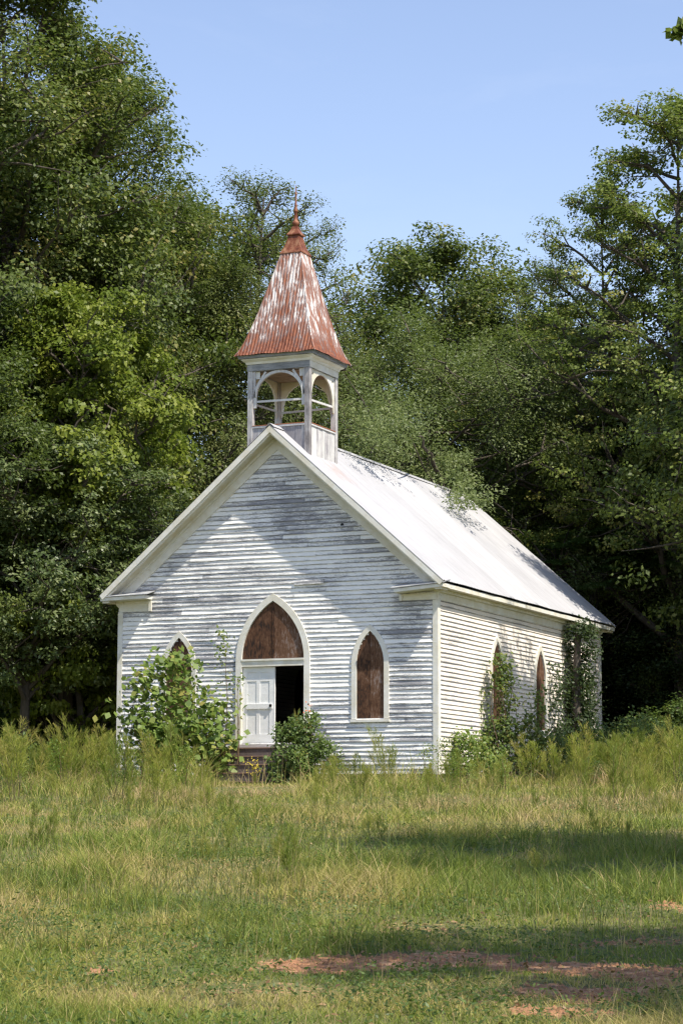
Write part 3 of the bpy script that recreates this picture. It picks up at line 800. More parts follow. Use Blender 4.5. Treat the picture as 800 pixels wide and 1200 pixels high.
# ------------------------------------------------------------------ foliage
def leaves(cent, nrm, size, aspect, rg, tint, fold=.25):
    """rhombic folded leaves: (N,3) centres, unit normals; returns verts, quad faces, tint"""
    n = len(cent)
    r = rg.normal(size=(n, 3)); d = np.cross(nrm, r); d /= np.linalg.norm(d, axis=1)[:, None]+1e-9
    s = np.cross(nrm, d)
    sz = size*(.65+.7*rg.random(n))[:, None]
    a = cent-d*sz*.5; b = cent+s*sz*.5*aspect+nrm*sz*fold*.3; c = cent+d*sz*.5; e = cent-s*sz*.5*aspect+nrm*sz*fold*.3
    V = np.stack([a, b, c, e], 1).reshape(-1, 3)
    return V, np.arange(4*n).reshape(n, 4), np.repeat(tint, 4)
def tube(path, radii, n=5):
    path = np.asarray(path, float); V = []; F = []
    for i, p in enumerate(path):
        d = path[min(i+1, len(path)-1)]-path[max(i-1, 0)]; d /= np.linalg.norm(d)+1e-9
        u = np.cross(d, (0.3, .2, 1) if abs(d[2]) < .9 else (1, 0, 0)); u /= np.linalg.norm(u); v = np.cross(d, u)
        for k in range(n):
            a = 2*math.pi*k/n; V.append(p+radii[i]*(math.cos(a)*u+math.sin(a)*v))
    for i in range(len(path)-1):
        for k in range(n): F.append((i*n+k, i*n+(k+1) % n, (i+1)*n+(k+1) % n, (i+1)*n+k))
    return V, F
class Branches:
    def __init__(s): s.mb = MB()
    def add(s, path, r0, r1, n=5):
        m = len(path); V, F = tube(path, [r0+(r1-r0)*i/(m-1) for i in range(m)], n); s.mb.add(V, F, .5)
def limb_path(rg, a, b, n=6, wob=.06, sag=0.):
    a = np.array(a); b = np.array(b); Lh = np.linalg.norm(b-a); P = [a]
    off = rg.normal(size=3)*wob*Lh
    for i in range(1, n):
        k = i/n; P.append(a+(b-a)*k+off*math.sin(math.pi*k)+np.array([0, 0, sag*Lh*math.sin(math.pi*k)])+rg.normal(size=3)*wob*.25*Lh)
    P.append(b); return P

def make_tree(name, seed, Hh, base, rx, env, leafmat, lsize, aspect, n_limb, n_sub, per, clump, barkmat='bark', spray=.55, gap=.0, extra=None, lean=(0, 0), trunk_r=None, droop=0., up=.9, tintc=.45, tintv=.2, tipdist=(.35, 1.)):
    """a tree of height Hh; env(k) radius share at height share k of the crown; leaf clumps sit on the twigs of its limbs"""
    rg = np.random.default_rng(seed)
    root = empty(name)
    br = Branches(); tr = trunk_r or Hh*.013+.06
    tp = []; m = 10
    for i in range(m+1):
        k = i/m; tp.append(np.array([lean[0]*k*Hh+math.sin(k*5+seed)*.012*Hh*k, lean[1]*k*Hh+math.cos(k*4+seed)*.012*Hh*k, k*Hh*.96-.3*(1-k)]))
    V, F = tube(tp, [max(.02, tr*(1-.93*(i/m)**.8)) for i in range(m+1)], 9); br.mb.add(V, F, .5)
    def trunk_at(k):
        x = k*m; i = min(m-1, int(x)); return tp[i]+(tp[i+1]-tp[i])*(x-i)
    cl = []
    for i in range(n_limb):
        k = (i+.5+rg.uniform(-.4, .4))/n_limb; hz = base+(Hh-base)*k
        ang = i*2.399+rg.uniform(-.5, .5); rr = rx*env(k)*rg.uniform(.78, 1.08)
        st = trunk_at(max(.08, min(.97, (hz-rr*up*.55)/(Hh*.96))))
        end = np.array([math.cos(ang)*rr, math.sin(ang)*rr, 0])+trunk_at(min(.99, hz/Hh)); end[2] = hz+rr*.12
        P = limb_path(rg, st, end, 6, .06, .06-droop*.4); br.add(P, max(.03, tr*.42*(1-k*.6)), .018)
        P = np.array(P)
        for j in range(n_sub):
            q = rg.uniform(.28, 1.0); x = q*6; ii = min(5, int(x)); a = P[ii]+(P[ii+1]-P[ii])*(x-ii)
            ln = rr*rg.uniform(.22, .5)*(1.15-.45*q)+.35
            dr = (end-st); dr = dr/np.linalg.norm(dr)*.6+rg.normal(size=3)*np.array([.7, .7, .42]); dr[2] += .12-droop*.5; dr /= np.linalg.norm(dr)
            b = a+dr*ln; br.add(limb_path(rg, a, b, 3, .07), .022+.006*rr, .008, 4)
            for e in range(3):
                cl.append((a+(b-a)*rg.uniform(*tipdist)+rg.normal(size=3)*.18*ln, clump*rg.uniform(.55, 1.25)))
        cl.append((end, clump*.7))
    top = trunk_at(.97)
    for e in range(5): cl.append((top+rg.normal(size=3)*np.array([.5, .5, .6])*rx*.12, clump*.7))
    if extra:
        for (p, r) in extra: cl.append((np.array(p, float), r))
    C = np.array([c[0] for c in cl]); Rr = np.array([c[1] for c in cl])
    if gap > 0: keep = rg.random(len(C)) > gap; C = C[keep]; Rr = Rr[keep]
    n_per = np.maximum(6, (per*(Rr/clump)**1.6)).astype(int)
    ids = np.repeat(np.arange(len(C)), n_per); n = len(ids)
    d = rg.normal(size=(n, 3)); rad_ = rg.random(n)**.45; d /= np.linalg.norm(d, axis=1)[:, None]
    off = d*rad_[:, None]*Rr[ids][:, None]*np.array([1, 1, spray])
    off[:, 2] -= droop*(off[:, 0]**2+off[:, 1]**2)*.35
    cen = C[ids]+off
    crown_c = np.array([lean[0]*Hh*.7, lean[1]*Hh*.7, base+(Hh-base)*.45])
    outw = cen-crown_c; outw /= np.linalg.norm(outw, axis=1)[:, None]+1e-9
    nr = rg.normal(size=(n, 3))*.55+outw*.5+d*.35+np.array([0, 0, .75]); nr /= np.linalg.norm(nr, axis=1)[:, None]
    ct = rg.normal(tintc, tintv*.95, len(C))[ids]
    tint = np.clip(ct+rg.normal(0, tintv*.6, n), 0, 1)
    # a few turning leaves
    V, F, T = leaves(cen, nr, lsize, aspect, rg, tint)
    cr = mk('crown', V, F, leafmat, root, {'tint': T})
    tk = br.mb.build('trunk', M[barkmat], root, smoothf=True)
    return root
PI = math.pi
E_round = lambda k: math.sqrt(max(.03, 1-(2*k-.85)**2/1.35))
E_oval = lambda k: math.sin(PI*min(1, .12+.88*k))**.65
E_cone = lambda k: (1-k)**.7*.9+.16
E_tall = lambda k: (.95 if k < .6 else 1)*math.sin(PI*(.16+.82*k))**.7
E_top = lambda k: (1-k)**.55*.92+.14
P_ = {}
P_['oak'] = make_tree('oak_tree', 11, 24, 4, 6.0, E_oval, M['leaf_oak'], .145, .6, 60, 9, 125, .92, spray=.48, tintc=.42, tintv=.26)
P_['oak2'] = make_tree('oak_tree', 12, 18, 3, 5.4, E_round, M['leaf_oak'], .14, .6, 44, 9, 120, .88, spray=.5, tintc=.4, tintv=.22)
P_['willow'] = make_tree('willow_oak_tree', 13, 18, 2.5, 5.6, E_round, M['leaf_willow'], .12, .38, 46, 10, 125, .78, spray=.7, droop=.25, tintc=.45, tintv=.22)
P_['willow2'] = make_tree('willow_oak_tree', 14, 20, 4, 4.2, E_tall, M['leaf_willow'], .12, .4, 40, 9, 105, .64, spray=.75, tintc=.42, tintv=.22)
P_['airy'] = make_tree('slender_tree', 15, 24, 6, 4.0, E_tall, M['leaf_willow'], .115, .48, 44, 7, 48, .50, spray=.85, gap=.15, tintc=.4, tintv=.22)
P_['tulip'] = make_tree('sweetgum_tree', 16, 25, 7, 6.3, E_top, M['leaf_tulip'], .125, .75, 46, 9, 58, .56, 'bark', spray=.42, gap=.12, up=.6, tintc=.5, tintv=.28)
P_['maple'] = make_tree('maple_tree', 17, 11, 1.5, 3.8, E_round, M['leaf_maple'], .125, .85, 34, 10, 75, .58, spray=.32, tintc=.5, tintv=.22)
P_['grey'] = make_tree('hickory_tree', 18, 12, 4.2, 4.6, E_oval, M['leaf_grey'], .15, .5, 38, 10, 75, .66, spray=.42, tintc=.45, tintv=.26)
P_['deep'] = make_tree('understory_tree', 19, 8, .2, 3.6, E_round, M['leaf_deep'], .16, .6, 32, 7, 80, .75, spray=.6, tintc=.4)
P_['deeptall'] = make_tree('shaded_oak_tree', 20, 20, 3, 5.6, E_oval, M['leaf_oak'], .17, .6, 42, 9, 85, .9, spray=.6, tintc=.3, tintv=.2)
P_['bushy'] = make_tree('undergrowth_shrub', 21, 3.2, .0, 2.1, E_round, M['leaf_bush'], .12, .6, 22, 6, 60, .42, spray=.8, tintc=.35, tintv=.25, trunk_r=.05)
used = set()
def tree(sp, u, t, v, rz, label, hs=1., group=None):
    """tree of species sp shown at column u (of 800) at distance t, its top at row v"""
    x, y = place(u, t); z = gz(x, y) if t < 75 else -1.2
    proto = P_[sp]; h0 = {'oak': 24, 'oak2': 18, 'willow': 18, 'willow2': 20, 'airy': 24, 'tulip': 25, 'maple': 11, 'grey': 12, 'deep': 8, 'deeptall': 20, 'bushy': 3.2}[sp]
    s = (ztop(v, t)-z)/h0*.985
    sc3 = (s*hs, s*hs, s)
    if sp not in used:
        used.add(sp); proto.location = (x, y, z); proto.rotation_euler = (0, 0, rz); proto.scale = sc3
        tag(proto, label, 'shrub' if sp == 'bushy' else 'tree', group); return proto
    return copy_thing(proto, (x, y, z), rz, sc3, label, group, 'shrub' if sp == 'bushy' else 'tree')

# left side
tree('oak', -12, 72, -75, .3, 'tallest dark green oak filling the top left corner', .92)
tree('oak', 98, 76, 66, 2.1, 'tall oak whose crown steps down against the sky left of the steeple', .78)
tree('oak2', 195, 84, 232, 1.2, 'oak behind the tall left trees, its crown just left of the slender tree', .8)
tree('willow2', 190, 78, 262, .5, 'grey green willow oak left of the steeple with bare pale branches', 1.15)
tree('maple', 82, 68, 348, .9, 'bright yellow green maple in front of the dark oaks at left', .72)
tree('grey', 30, 66, 500, .2, 'grey green hickory low at the left edge', 1.05)
tree('grey', 116, 70, 545, 1.9, 'low grey green tree just left of the church gable', 1.0)
tree('willow', 245, 79, 330, 2.2, 'fine leaved willow oak right behind the left roof slope', .8)
tree('oak2', 60, 80, 300, 3.3, 'oak behind the bright maple at left', 1.1)
tree('deep', 40, 72, 690, 1.0, 'dark shaded understory tree at the far left of the field edge', 1.2)
tree('deep', 118, 76, 700, 2.5, 'dark shaded understory tree beside the left church corner', 1.2)
# behind the church
tree('airy', 296, 80, 190, .4, 'tall slender airy tree standing behind the steeple', 1.1)
tree('airy', 358, 84, 240, 2.6, 'thin airy tree just right of the steeple top', .95)
tree('willow', 395, 86, 390, 4.0, 'willow oak behind the right side of the belfry', .85)
tree('oak2', 512, 90, 284, 2.9, 'round topped dark oak behind the church ridge', .95)
tree('airy', 650, 88, 292, 1.1, 'thin crowned tree between the round oak and the tall right tree', 1.0)
tree('oak2', 600, 92, 370, .6, 'dark oak filling the gap right of the round topped oak', 1.0)
# right side
tree('tulip', 800, 76, 100, .8, 'tall open sweetgum with pale limbs rising at the right edge', 1.0)
tree('tulip', 712, 80, 212, 4.4, 'airy light green sweetgum stepping down left of the tallest right hand tree', .8)
tree('tulip', 690, 84, 350, 2.0, 'mid height sweetgum left of the tall open one', 1.2)
tree('maple', 822, 86, 420, 2.4, 'yellow green maple low on the right edge', .7)
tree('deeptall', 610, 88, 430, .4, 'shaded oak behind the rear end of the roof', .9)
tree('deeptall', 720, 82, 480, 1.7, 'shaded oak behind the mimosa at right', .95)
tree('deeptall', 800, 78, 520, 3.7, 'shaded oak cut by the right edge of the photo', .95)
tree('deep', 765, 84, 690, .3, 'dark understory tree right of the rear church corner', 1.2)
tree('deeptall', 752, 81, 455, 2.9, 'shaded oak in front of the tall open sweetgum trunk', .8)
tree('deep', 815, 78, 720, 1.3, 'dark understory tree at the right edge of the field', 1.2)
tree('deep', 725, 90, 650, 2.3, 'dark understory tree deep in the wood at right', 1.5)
for (u, t, v, r_) in ((1010, 76, 80, .2), (965, 70, 160, 4.2), (1000, 86, 60, 1.9), (1250, 70, 100, 3.1)):
    tree('deeptall', u, t, v, r_, 'shade tree standing just outside the right edge beside the church', 1.0, 'shade trees outside the right edge')
for (u, t, v, r_) in ((-70, 72, 100, .5), (-120, 64, 300, 2.2)):
    tree('deeptall', u, t, v, r_, 'shade tree standing just outside the left edge', 1.0, 'shade trees outside the left edge')

# big willow oak behind the church whose boughs hang over the ridge
x8, y8 = -2.6, 17.6
ex8 = []
r8 = np.random.default_rng(4)
for k in range(120):
    q = r8.random(); w0 = np.array([-2.2, 14.5, 10.6])*(1-q)+np.array([.9, 4.4, 8.95])*q
    w0 += r8.normal(size=3)*np.array([.6, .8, .5]); w0[2] = max(w0[2], 8.75-abs(w0[0]-RX)*.88+.35)
    ex8.append(((w0[0]-x8, w0[1]-y8, w0[2]+1.2), .42))
for k in range(90):
    q = r8.random(); w0 = np.array([-.6, 14., 9.8])*(1-q)+np.array([2.3, 8.8, 7.3])*q
    w0 += r8.normal(size=3)*np.array([.3, .5, .2]); w0[2] = max(w0[2], RZ-abs(w0[0]-RX)*.88+.25)
    ex8.append(((w0[0]-x8, w0[1]-y8, w0[2]+1.2), .34))
big = make_tree('willow_oak_tree', 33, 15.8, 2.5, 6.4, E_round, M['leaf_pale'], .12, .38, 52, 10, 125, .82, spray=.75, droop=.25, extra=ex8, tintc=.5, tintv=.2)
big.location = (x8, y8, -1.2)
tag(big, 'pale green willow oak whose fine boughs hang over the church ridge', 'tree')
tkb = [c for c in big.children if c.name.startswith('trunk')][0]
bb = Branches(); rgb = np.random.default_rng(6)
for a, b in (((.5, 0, 6.5), (2.7, -8.5, 10.8)), ((.5, 0, 7.5), (3.6, -7.0, 9.3)), ((2., -4, 9.6), (3.9, -10.8, 10.3))):
    bb.add(limb_path(rgb, a, b, 7, .03, .06), .09, .015)
bo = bb.mb.build('bough', M['bark'], big, smoothf=True)

# mimosa: flat feathery fans
def make_mimosa():
    rg = np.random.default_rng(44); root = empty('mimosa_tree'); br = Branches()
    br.add(limb_path(rg, (0, 0, -.3), (.2, 0, 4.2), 6, .04), .12, .06, 7)
    cen = []; nr = []; tn = []
    for i in range(95):
        a = rg.uniform(0, 2*PI); r = 2.9*math.sqrt(rg.random()); e = np.array([.3+r*math.cos(a)*1.15, r*math.sin(a), 6.6-.12*r*r+rg.normal()*.28])
        if i < 30: br.add(limb_path(rg, (.2, 0, 3.2+rg.random()), e-np.array([0, 0, .15]), 4, .06, -.05), .04, .01, 4)
        tv = rg.normal(.5, .18)
        for f in range(9):                       # fronds from each tip
            b = rg.uniform(0, 2*PI); ln = rg.uniform(.4, .65); d = np.array([math.cos(b), math.sin(b), -.1])
            sd = np.array([-d[1], d[0], 0])
            for q in np.linspace(.1, 1, 11):
                for s_ in (-1, 1):
                    for m_ in (.35, .8):
                        p = e+d*ln*q+sd*s_*m_*.16*(1.1-q*.6)+np.array([0, 0, -.35*(q*ln)**2-.03*m_]); cen.append(p); tn.append(tv)
                        nr.append((rg.normal()*.25, rg.normal()*.25, 1))
    cen = np.array(cen); nr = np.array(nr); nr /= np.linalg.norm(nr, axis=1)[:, None]; tn = np.clip(np.array(tn)+rg.normal(0, .1, len(cen)), 0, 1)
    V, F, T = leaves(cen, nr, .11, .5, rg, tn); mk('crown', V, F, M['leaf_mimosa'], root, {'tint': T}); br.mb.build('trunk', M['bark'], root, smoothf=True)
    return root
mim = make_mimosa(); x, y = place(668, 79); mim.location = (x, y, -1.2); zt_ = ztop(622, 79)+1.2; mim.scale = (zt_/6.8,)*3
tag(mim, 'feathery mimosa with a flat spreading top behind the rear of the roof', 'tree')
# dead snag
rg = np.random.default_rng(3); bb = Branches(); x, y = place(614, 80)
hh_ = ztop(607, 80)+1.2
V, F = tube([(0, 0, 0), (.1, 0, hh_*.5), (.0, .05, hh_*.85), (.12, 0, hh_)], [.28, .2, .14, .03], 8); bb.mb.add(V, F, .8)
sn = bb.mb.build('dead_snag', M['palebark'], None, smoothf=True); sn.location = (x, y, -1.2)
tag(sn, 'broken bare trunk poking up beside the mimosa', 'dead tree')
# dead pale branches left of the steeple
def deadtree(u, t, v0, lab):
    rg = np.random.default_rng(8); bb = Branches(); h = ztop(v0, t)+1.2; x, y = place(u, t)
    tp = limb_path(rg, (0, 0, 0), (.3, 0, h-1.2), 9, .03); bb.add(tp, .13, .02, 6)
    for dz, ln in ((1.3, 1.3), (1.9, 1.5), (2.3, 1.1)):
        a = np.array([.2, 0, h-dz-.2]); d = np.array([RT[0], RT[1], .06])
        for s_ in (1,):
            b = a+d*ln*s_+np.array([0, 0, rg.uniform(-.25, .35)]); bb.add(limb_path(rg, a, b, 8, .16), .028, .006, 4)
            for j in range(4):
                q = rg.uniform(.3, .9); c0 = a+(b-a)*q; bb.add([c0, c0+np.array([d[0]*.3, d[1]*.3, rg.uniform(-.2, .3)])], .014, .005, 4)
    o = bb.mb.build('dead_tree', M['palebark'], None, smoothf=True); o.location = (x, y, -1.2); tag(o, lab, 'dead tree')
deadtree(118, 69, 296, 'thin dead tree with bare pale branches in front of the left oaks')

# far wood: one mass closing the background
rg = np.random.default_rng(77); n = 900
cs = rg.uniform(-26, 30, n); ct = rg.uniform(94, 108, n); topz = 9+3*np.sin(cs*.3)+2*np.sin(cs*.9+1)+2.5*(cs > 6)
cz = rg.random(n)*topz-1
cx_, cy_ = xy(ct, cs); per = 190
ids = np.repeat(np.arange(n), per); d = rg.normal(size=(n*per, 3)); d /= np.linalg.norm(d, axis=1)[:, None]
cen = np.stack([cx_, cy_, cz], 1)[ids]+d*(rg.random(n*per)**.4*1.5)[:, None]
nr = rg.normal(size=d.shape)*.6+d*.6+np.array([0, 0, .6]); nr /= np.linalg.norm(nr, axis=1)[:, None]
V, F, T = leaves(cen, nr, .3, .6, rg, np.clip(rg.normal(.35, .2, len(ids)), 0, 1))
fo = mk('far_wood', V, F, M['leaf_oak'], None, {'tint': T}); tag(fo, 'far wood closing off the view behind the trees', 'wood', kind='stuff')

# off-frame trees on the right in front: shade on the field, one branch tip enters the top right corner
def offtree(t, s, h, seed, lab, base, rx, extra=None, bough=None):
    x, y = xy(t, s); z = gz(x, y)
    o = make_tree('field_tree', seed, h, base, rx, E_round, M['leaf_tulip'], .13, .7, 30, 8, 70, .75, 'bark', spray=.5, tintc=.45, tintv=.25, extra=extra)
    o.location = (x, y, z); tag(o, lab, 'tree')
    return o, (x, y, z)
r9 = np.random.default_rng(2)
def wp(u, v, t):
    d = F3+(u-400)/FPX*CX+(600-v)/FPX*CY; return CAM+d*t
xA, yA = xy(18.0, 9.3); zA = gz(xA, yA)
exA = []
for (u, v) in ((797, 32), (789, 37), (793, 44), (805, 38), (800, 28), (815, 36), (830, 30), (850, 36), (870, 30)):
    p = wp(u, v, 17.6); exA.append(((p[0]-xA, p[1]-yA, p[2]-zA), .07 if u < 812 else .1))
for (u, v) in ((798, 205), (803, 215), (806, 198)):
    pass
oa, _ = offtree(18.0, 9.3, 14.5, 51, 'near tree beyond the right edge, only a leafy twig in the top right corner shows', 6.6, 3.8, exA)
p0 = wp(786, 37, 17.6); p1 = wp(900, 20, 17.9)
bb = Branches(); bb.add(limb_path(r9, (p1[0]-xA+1.2, p1[1]-yA, p1[2]-zA+.1), (p0[0]-xA, p0[1]-yA, p0[2]-zA), 8, .01), .02, .003, 4); bb.mb.build('bough', M['bark'], oa, smoothf=True)
offtree(30.9, 10.3, 16, 52, 'field tree out of view at right that shades the middle of the grass', 6, 4.3)

sidet = make_tree('side_tree', 71, 14.8, 6.0, 2.6, E_tall, M['leaf_tulip'], .12, .75, 30, 7, 52, .5, 'bark', spray=.6, tintc=.5, tintv=.25)
sidet.location = (12.3, 3.9, -1.2); tag(sidet, 'tree just beyond the right edge whose leaves dapple the side wall', 'tree')

# ------------------------------------------------------------------ field grass
rg = np.random.default_rng(99)
def grass_points(n, t0, t1, pw_):
    # density falls with distance
    u = rg.random(n); t = (t0**(1-pw_)+u*(t1**(1-pw_)-t0**(1-pw_)))**(1/(1-pw_))
    s = (rg.random(n)*2-1)*(.162*t+.7)
    return t, s
def blades(t, s, h, wd, lean_d, lean_k, tint, seg=3):
    n = len(t); x, y = xy(t, s); z = gz_ts(t, s)-.01
    # blades stay out of the church
    az = rg.random(n)*2*PI; sx, sy = np.cos(az), np.sin(az)
    lx = np.cos(lean_d); ly = np.sin(lean_d)
    rows = []; 
    for i in range(seg+1):
        k = i/seg; w_ = wd*(1-k**1.6)*.5+ (0 if i < seg else .0003)
        off = lean_k*h*k**1.8; zz_ = z+h*(k-.28*lean_k*k**2)
        cx1 = x+lx*off; cy1 = y+ly*off
        rows.append(np.stack([cx1-sx*w_, cy1-sy*w_, zz_], 1)); rows.append(np.stack([cx1+sx*w_, cy1+sy*w_, zz_], 1))
    V = np.stack(rows, 1).reshape(-1, 3); m = 2*(seg+1)
    b = (np.arange(n)*m)[:, None]
    F = np.concatenate([b+np.array([2*i, 2*i+1, 2*i+3, 2*i+2]) for i in range(seg)], 0)
    return V, F, np.repeat(tint, m)
n = 235000
t, s = grass_points(n, 17.2, 60, 1.15)
# gather most blades into tufts
nt_ = 15000; tt_, ts_ = grass_points(nt_, 17.2, 60, 1.15)
ki = rg.integers(0, nt_, n); tuft = rg.random(n) < .62
sp_ = .05+.002*t
t = np.where(tuft, tt_[ki]+rg.normal(size=n)*sp_*1.3, t); s = np.where(tuft, ts_[ki]+rg.normal(size=n)*sp_, s)
D = dirt(t, s); xx, yy = xy(t, s)
keep = (rg.random(n) > smooth(.3, .8, D)*.86) & ~((xx > -4.7) & (xx < 4.7) & (yy > -.1)) & ~((abs(xx) < 1.4) & (yy > -1.7)) & (t > 16.5)
hp = fbm(t*.5, s*.6, 21, 3); hp2 = fbm(t*1.8, s*1.8, 31, 3)
dry = fbm(t*.42+9, s*.5, 41, 4); dry2 = fbm(t*2.2, s*2.4, 47, 2)
farr = smooth(38, 50, t)
tufth = rg.normal(1, .28, nt_)[ki]
h = (.09+.25*smooth(.38, .7, hp)*(.4+1.2*hp2)*(.55+.45*smooth(21, 28, t))+.03*farr)*np.where(tuft, np.clip(tufth, .45, 1.9), .75)*rg.uniform(.55, 1.25, n)
stp = (abs((s/t*FPX+400)-300) < 55) & (t > 48)
h *= 1+1.0*smooth(52, 57, t)*(.4+hp2)
h *= np.where((abs((s/t*FPX+400)-300) < 50) & (t > 46), .45, 1)
h *= 1-.62*smooth(.05, .5, D)
tint = .12+.52*smooth(.38, .70, dry)+.36*farr*smooth(.3, .62, dry2)+rg.normal(0, .09, n)+.12*rg.normal(0, 1, nt_)[ki]*tuft+.12*smooth(.15, .5, D)
tint = np.where(rg.random(n) < .06, rg.uniform(.7, 1, n), tint); tint = np.clip(tint, 0, 1)
wd = .0074*(t/19)**.85*rg.uniform(.6, 1.5, n)
lean_d = np.where(tuft, np.arctan2(s-ts_[ki], t-tt_[ki])+rg.normal(0, .6, n), rg.random(n)*2*PI)
lk = np.abs(rg.normal(.75, .35, n))
t, s, h, wd, lean_d, lk, tint = [a[keep] for a in (t, s, h, wd, lean_d, lk, tint)]
V, F, T = blades(t, s, h, wd, lean_d, lk, tint)
g1 = mk('field_grass', V, F, M['grass'], None, {'tint': T}); tag(g1, 'green and straw coloured field grass in front of the church', 'grass', kind='stuff')
# tall seed stalks
n = 5200; t, s = grass_points(n, 18.5, 58.5, .6); 
keep = (fbm(t*.5, s*.5, 61, 3)+.25*smooth(40, 50, t) > .50) & (dirt(t, s) < .3); xx, yy = xy(t, s)
keep &= ~((xx > -4.7) & (xx < 4.7) & (yy > -.2))
t, s = t[keep], s[keep]; n = len(t)
V, F, T = blades(t, s, rg.uniform(.22, .62, n)*(1+.5*smooth(48, 56, t)), .0042*(t/19)**.9, rg.random(n)*2*PI, np.abs(rg.normal(.25, .2, n)), np.clip(rg.normal(.72, .2, n), 0, 1), 4)
g2 = mk('seed_stalks', V, F, M['grass'], None, {'tint': T}); tag(g2, 'thin straw coloured stalks standing above the field grass', 'grass', kind='stuff')
# darker weedy stems, thickest at the middle left of the field
n = 9000; t, s = grass_points(n, 24, 52, .6); uu_ = s/t*FPX+400
keep = (fbm(t*.45, s*.7, 81, 3)+.16*np.exp(-((uu_-310)/170)**2-((t-34)/7)**2) > .50) & (dirt(t, s) < .3); t, s = t[keep], s[keep]; n = len(t)
V, F, T = blades(t, s, rg.uniform(.2, .62, n), .006*(t/19)**.7, rg.random(n)*2*PI, np.abs(rg.normal(.35, .2, n)), np.clip(rg.normal(.1, .25, n), 0, 1), 4)
g4 = mk('weed_stems', V, F, M['weedstem'], None, {'tint': T}); tag(g4, 'darker green and brown weed stems through the field grass', 'weeds', kind='stuff')
# fallen leaves and litter
n = 6000; t, s = grass_points(n, 18, 40, 1.4); keep = (dirt(t, s) > .12) | (rg.random(n) < .3); t, s = t[keep], s[keep]; n = len(t); a_, b_ = xy(t, s)
nr = rg.normal(size=(n, 3))*.4+np.array([0, -.1, 1]); nr /= np.linalg.norm(nr, axis=1)[:, None]
V, F, T = leaves(np.stack([a_, b_, gz_ts(t, s)+rg.uniform(.01, .05, n)], 1), nr, .06, .6, rg, rg.random(n))
g5 = mk('fallen_leaves', V, F, M['litter'], None, {'tint': T}); tag(g5, 'brown fallen leaves littering the bare patches', 'leaf litter', kind='stuff')
# clods on the bare clay
n = 2600; t, s = grass_points(n*6, 18, 31, 1.2); keep = dirt(t, s) > .4; t, s = t[keep][:n], s[keep][:n]; n = len(t); a_, b_ = xy(t, s); zc_ = gz_ts(t, s)
oc = np.array([(1, 0, 0), (0, 1, 0), (-1, 0, 0), (0, -1, 0), (0, 0, 1.)]); r_ = rg.uniform(.008, .035, n)
V = (np.stack([a_, b_, zc_], 1)[:, None, :]+oc[None]*r_[:, None, None]*rg.uniform(.6, 1.3, (n, 5, 1))).reshape(-1, 3)
b0 = (np.arange(n)*5)[:, None]; F = np.concatenate([b0+np.array([[0, 1, 4]]), b0+np.array([[1, 2, 4]]), b0+np.array([[2, 3, 4]]), b0+np.array([[3, 0, 4]])], 0)
g6 = mk('clay_clods', V, F, M['clod'], None, {'tint': np.full(len(V), .5)}); tag(g6, 'small clods and pebbles on the bare red clay', 'clods', kind='stuff')
# broad low weeds through the grass
n = 9000; t, s = grass_points(n, 18, 58, 1.2); nb = 7
k = (fbm(t*.6, s*.6, 71, 3) > .5) & (dirt(t, s) < .3); t, s = t[k], s[k]; n = len(t)
ids = np.repeat(np.arange(n), nb); hgt = rg.uniform(.06, .3, n)[ids]*rg.uniform(.2, 1, n*nb)
tx_, ty_ = xy(t[ids]+rg.normal(0, .05, n*nb), s[ids]+rg.normal(0, .05, n*nb)); zz_ = gz_ts(t, s)[ids]+hgt
nr = rg.normal(size=(n*nb, 3))*.5+np.array([0, 0, 1]); nr /= np.linalg.norm(nr, axis=1)[:, None]
V, F, T = leaves(np.stack([tx_, ty_, zz_], 1), nr, .05, .45, rg, np.clip(rg.normal(.3, .2, n*nb), 0, 1))
g3 = mk('low_weeds', V, F, M['leaf_bush'], None, {'tint': T}); tag(g3, 'small leafy weeds mixed into the field grass', 'weeds', kind='stuff')

# ------------------------------------------------------------------ feathery dog fennel
def make_shrub(name, seed, boxes, leafmat, lsize, aspect, per, stem='stembrown', cr=.22, spray=.8, tintc=.45, tintv=.2, nst=14, base=(0, 0, 0)):
    """boxes: (cx, cy, z0, z1, rx, ry, number of clumps) in local metres"""
    rg = np.random.default_rng(seed); root = empty(name); br = Branches(); C = []
    for (cx, cy2, z0, z1, rx, ry, nc) in boxes:
        for i in range(nc):
            a = rg.uniform(0, 2*PI); r = math.sqrt(rg.random()); k = rg.random(); sh = math.sin(PI*(.25+.7*k))**.6
            C.append((cx+rx*r*math.cos(a)*sh, cy2+ry*r*math.sin(a)*sh, z0+(z1-z0)*k))
        for i in range(nst if rx > .25 else 2):
            e = C[-1-int(rg.integers(0, nc))]; br.add(limb_path(rg, (cx*.9+rg.normal()*rx*.25, cy2*.9+rg.normal()*.08, -.1), e, 6, .05), .016, .004, 4)
    C = np.array(C); ids = np.repeat(np.arange(len(C)), per); n = len(ids)
    d = rg.normal(size=(n, 3))*cr*np.array([1, 1, spray])*.7; cen = C[ids]+d
    nr = rg.normal(size=(n, 3))*.5+np.array([.25, -.45, .6]); nr /= np.linalg.norm(nr, axis=1)[:, None]
    tint = np.clip(rg.normal(tintc, tintv*.6, len(C))[ids]+rg.normal(0, tintv*.7, n), 0, 1)
    V, F, T = leaves(cen, nr, lsize, aspect, rg, tint, .4)
    mk('foliage', V, F, leafmat, root, {'tint': T}); br.mb.build('stem', M[stem], root, smoothf=True)
    return root
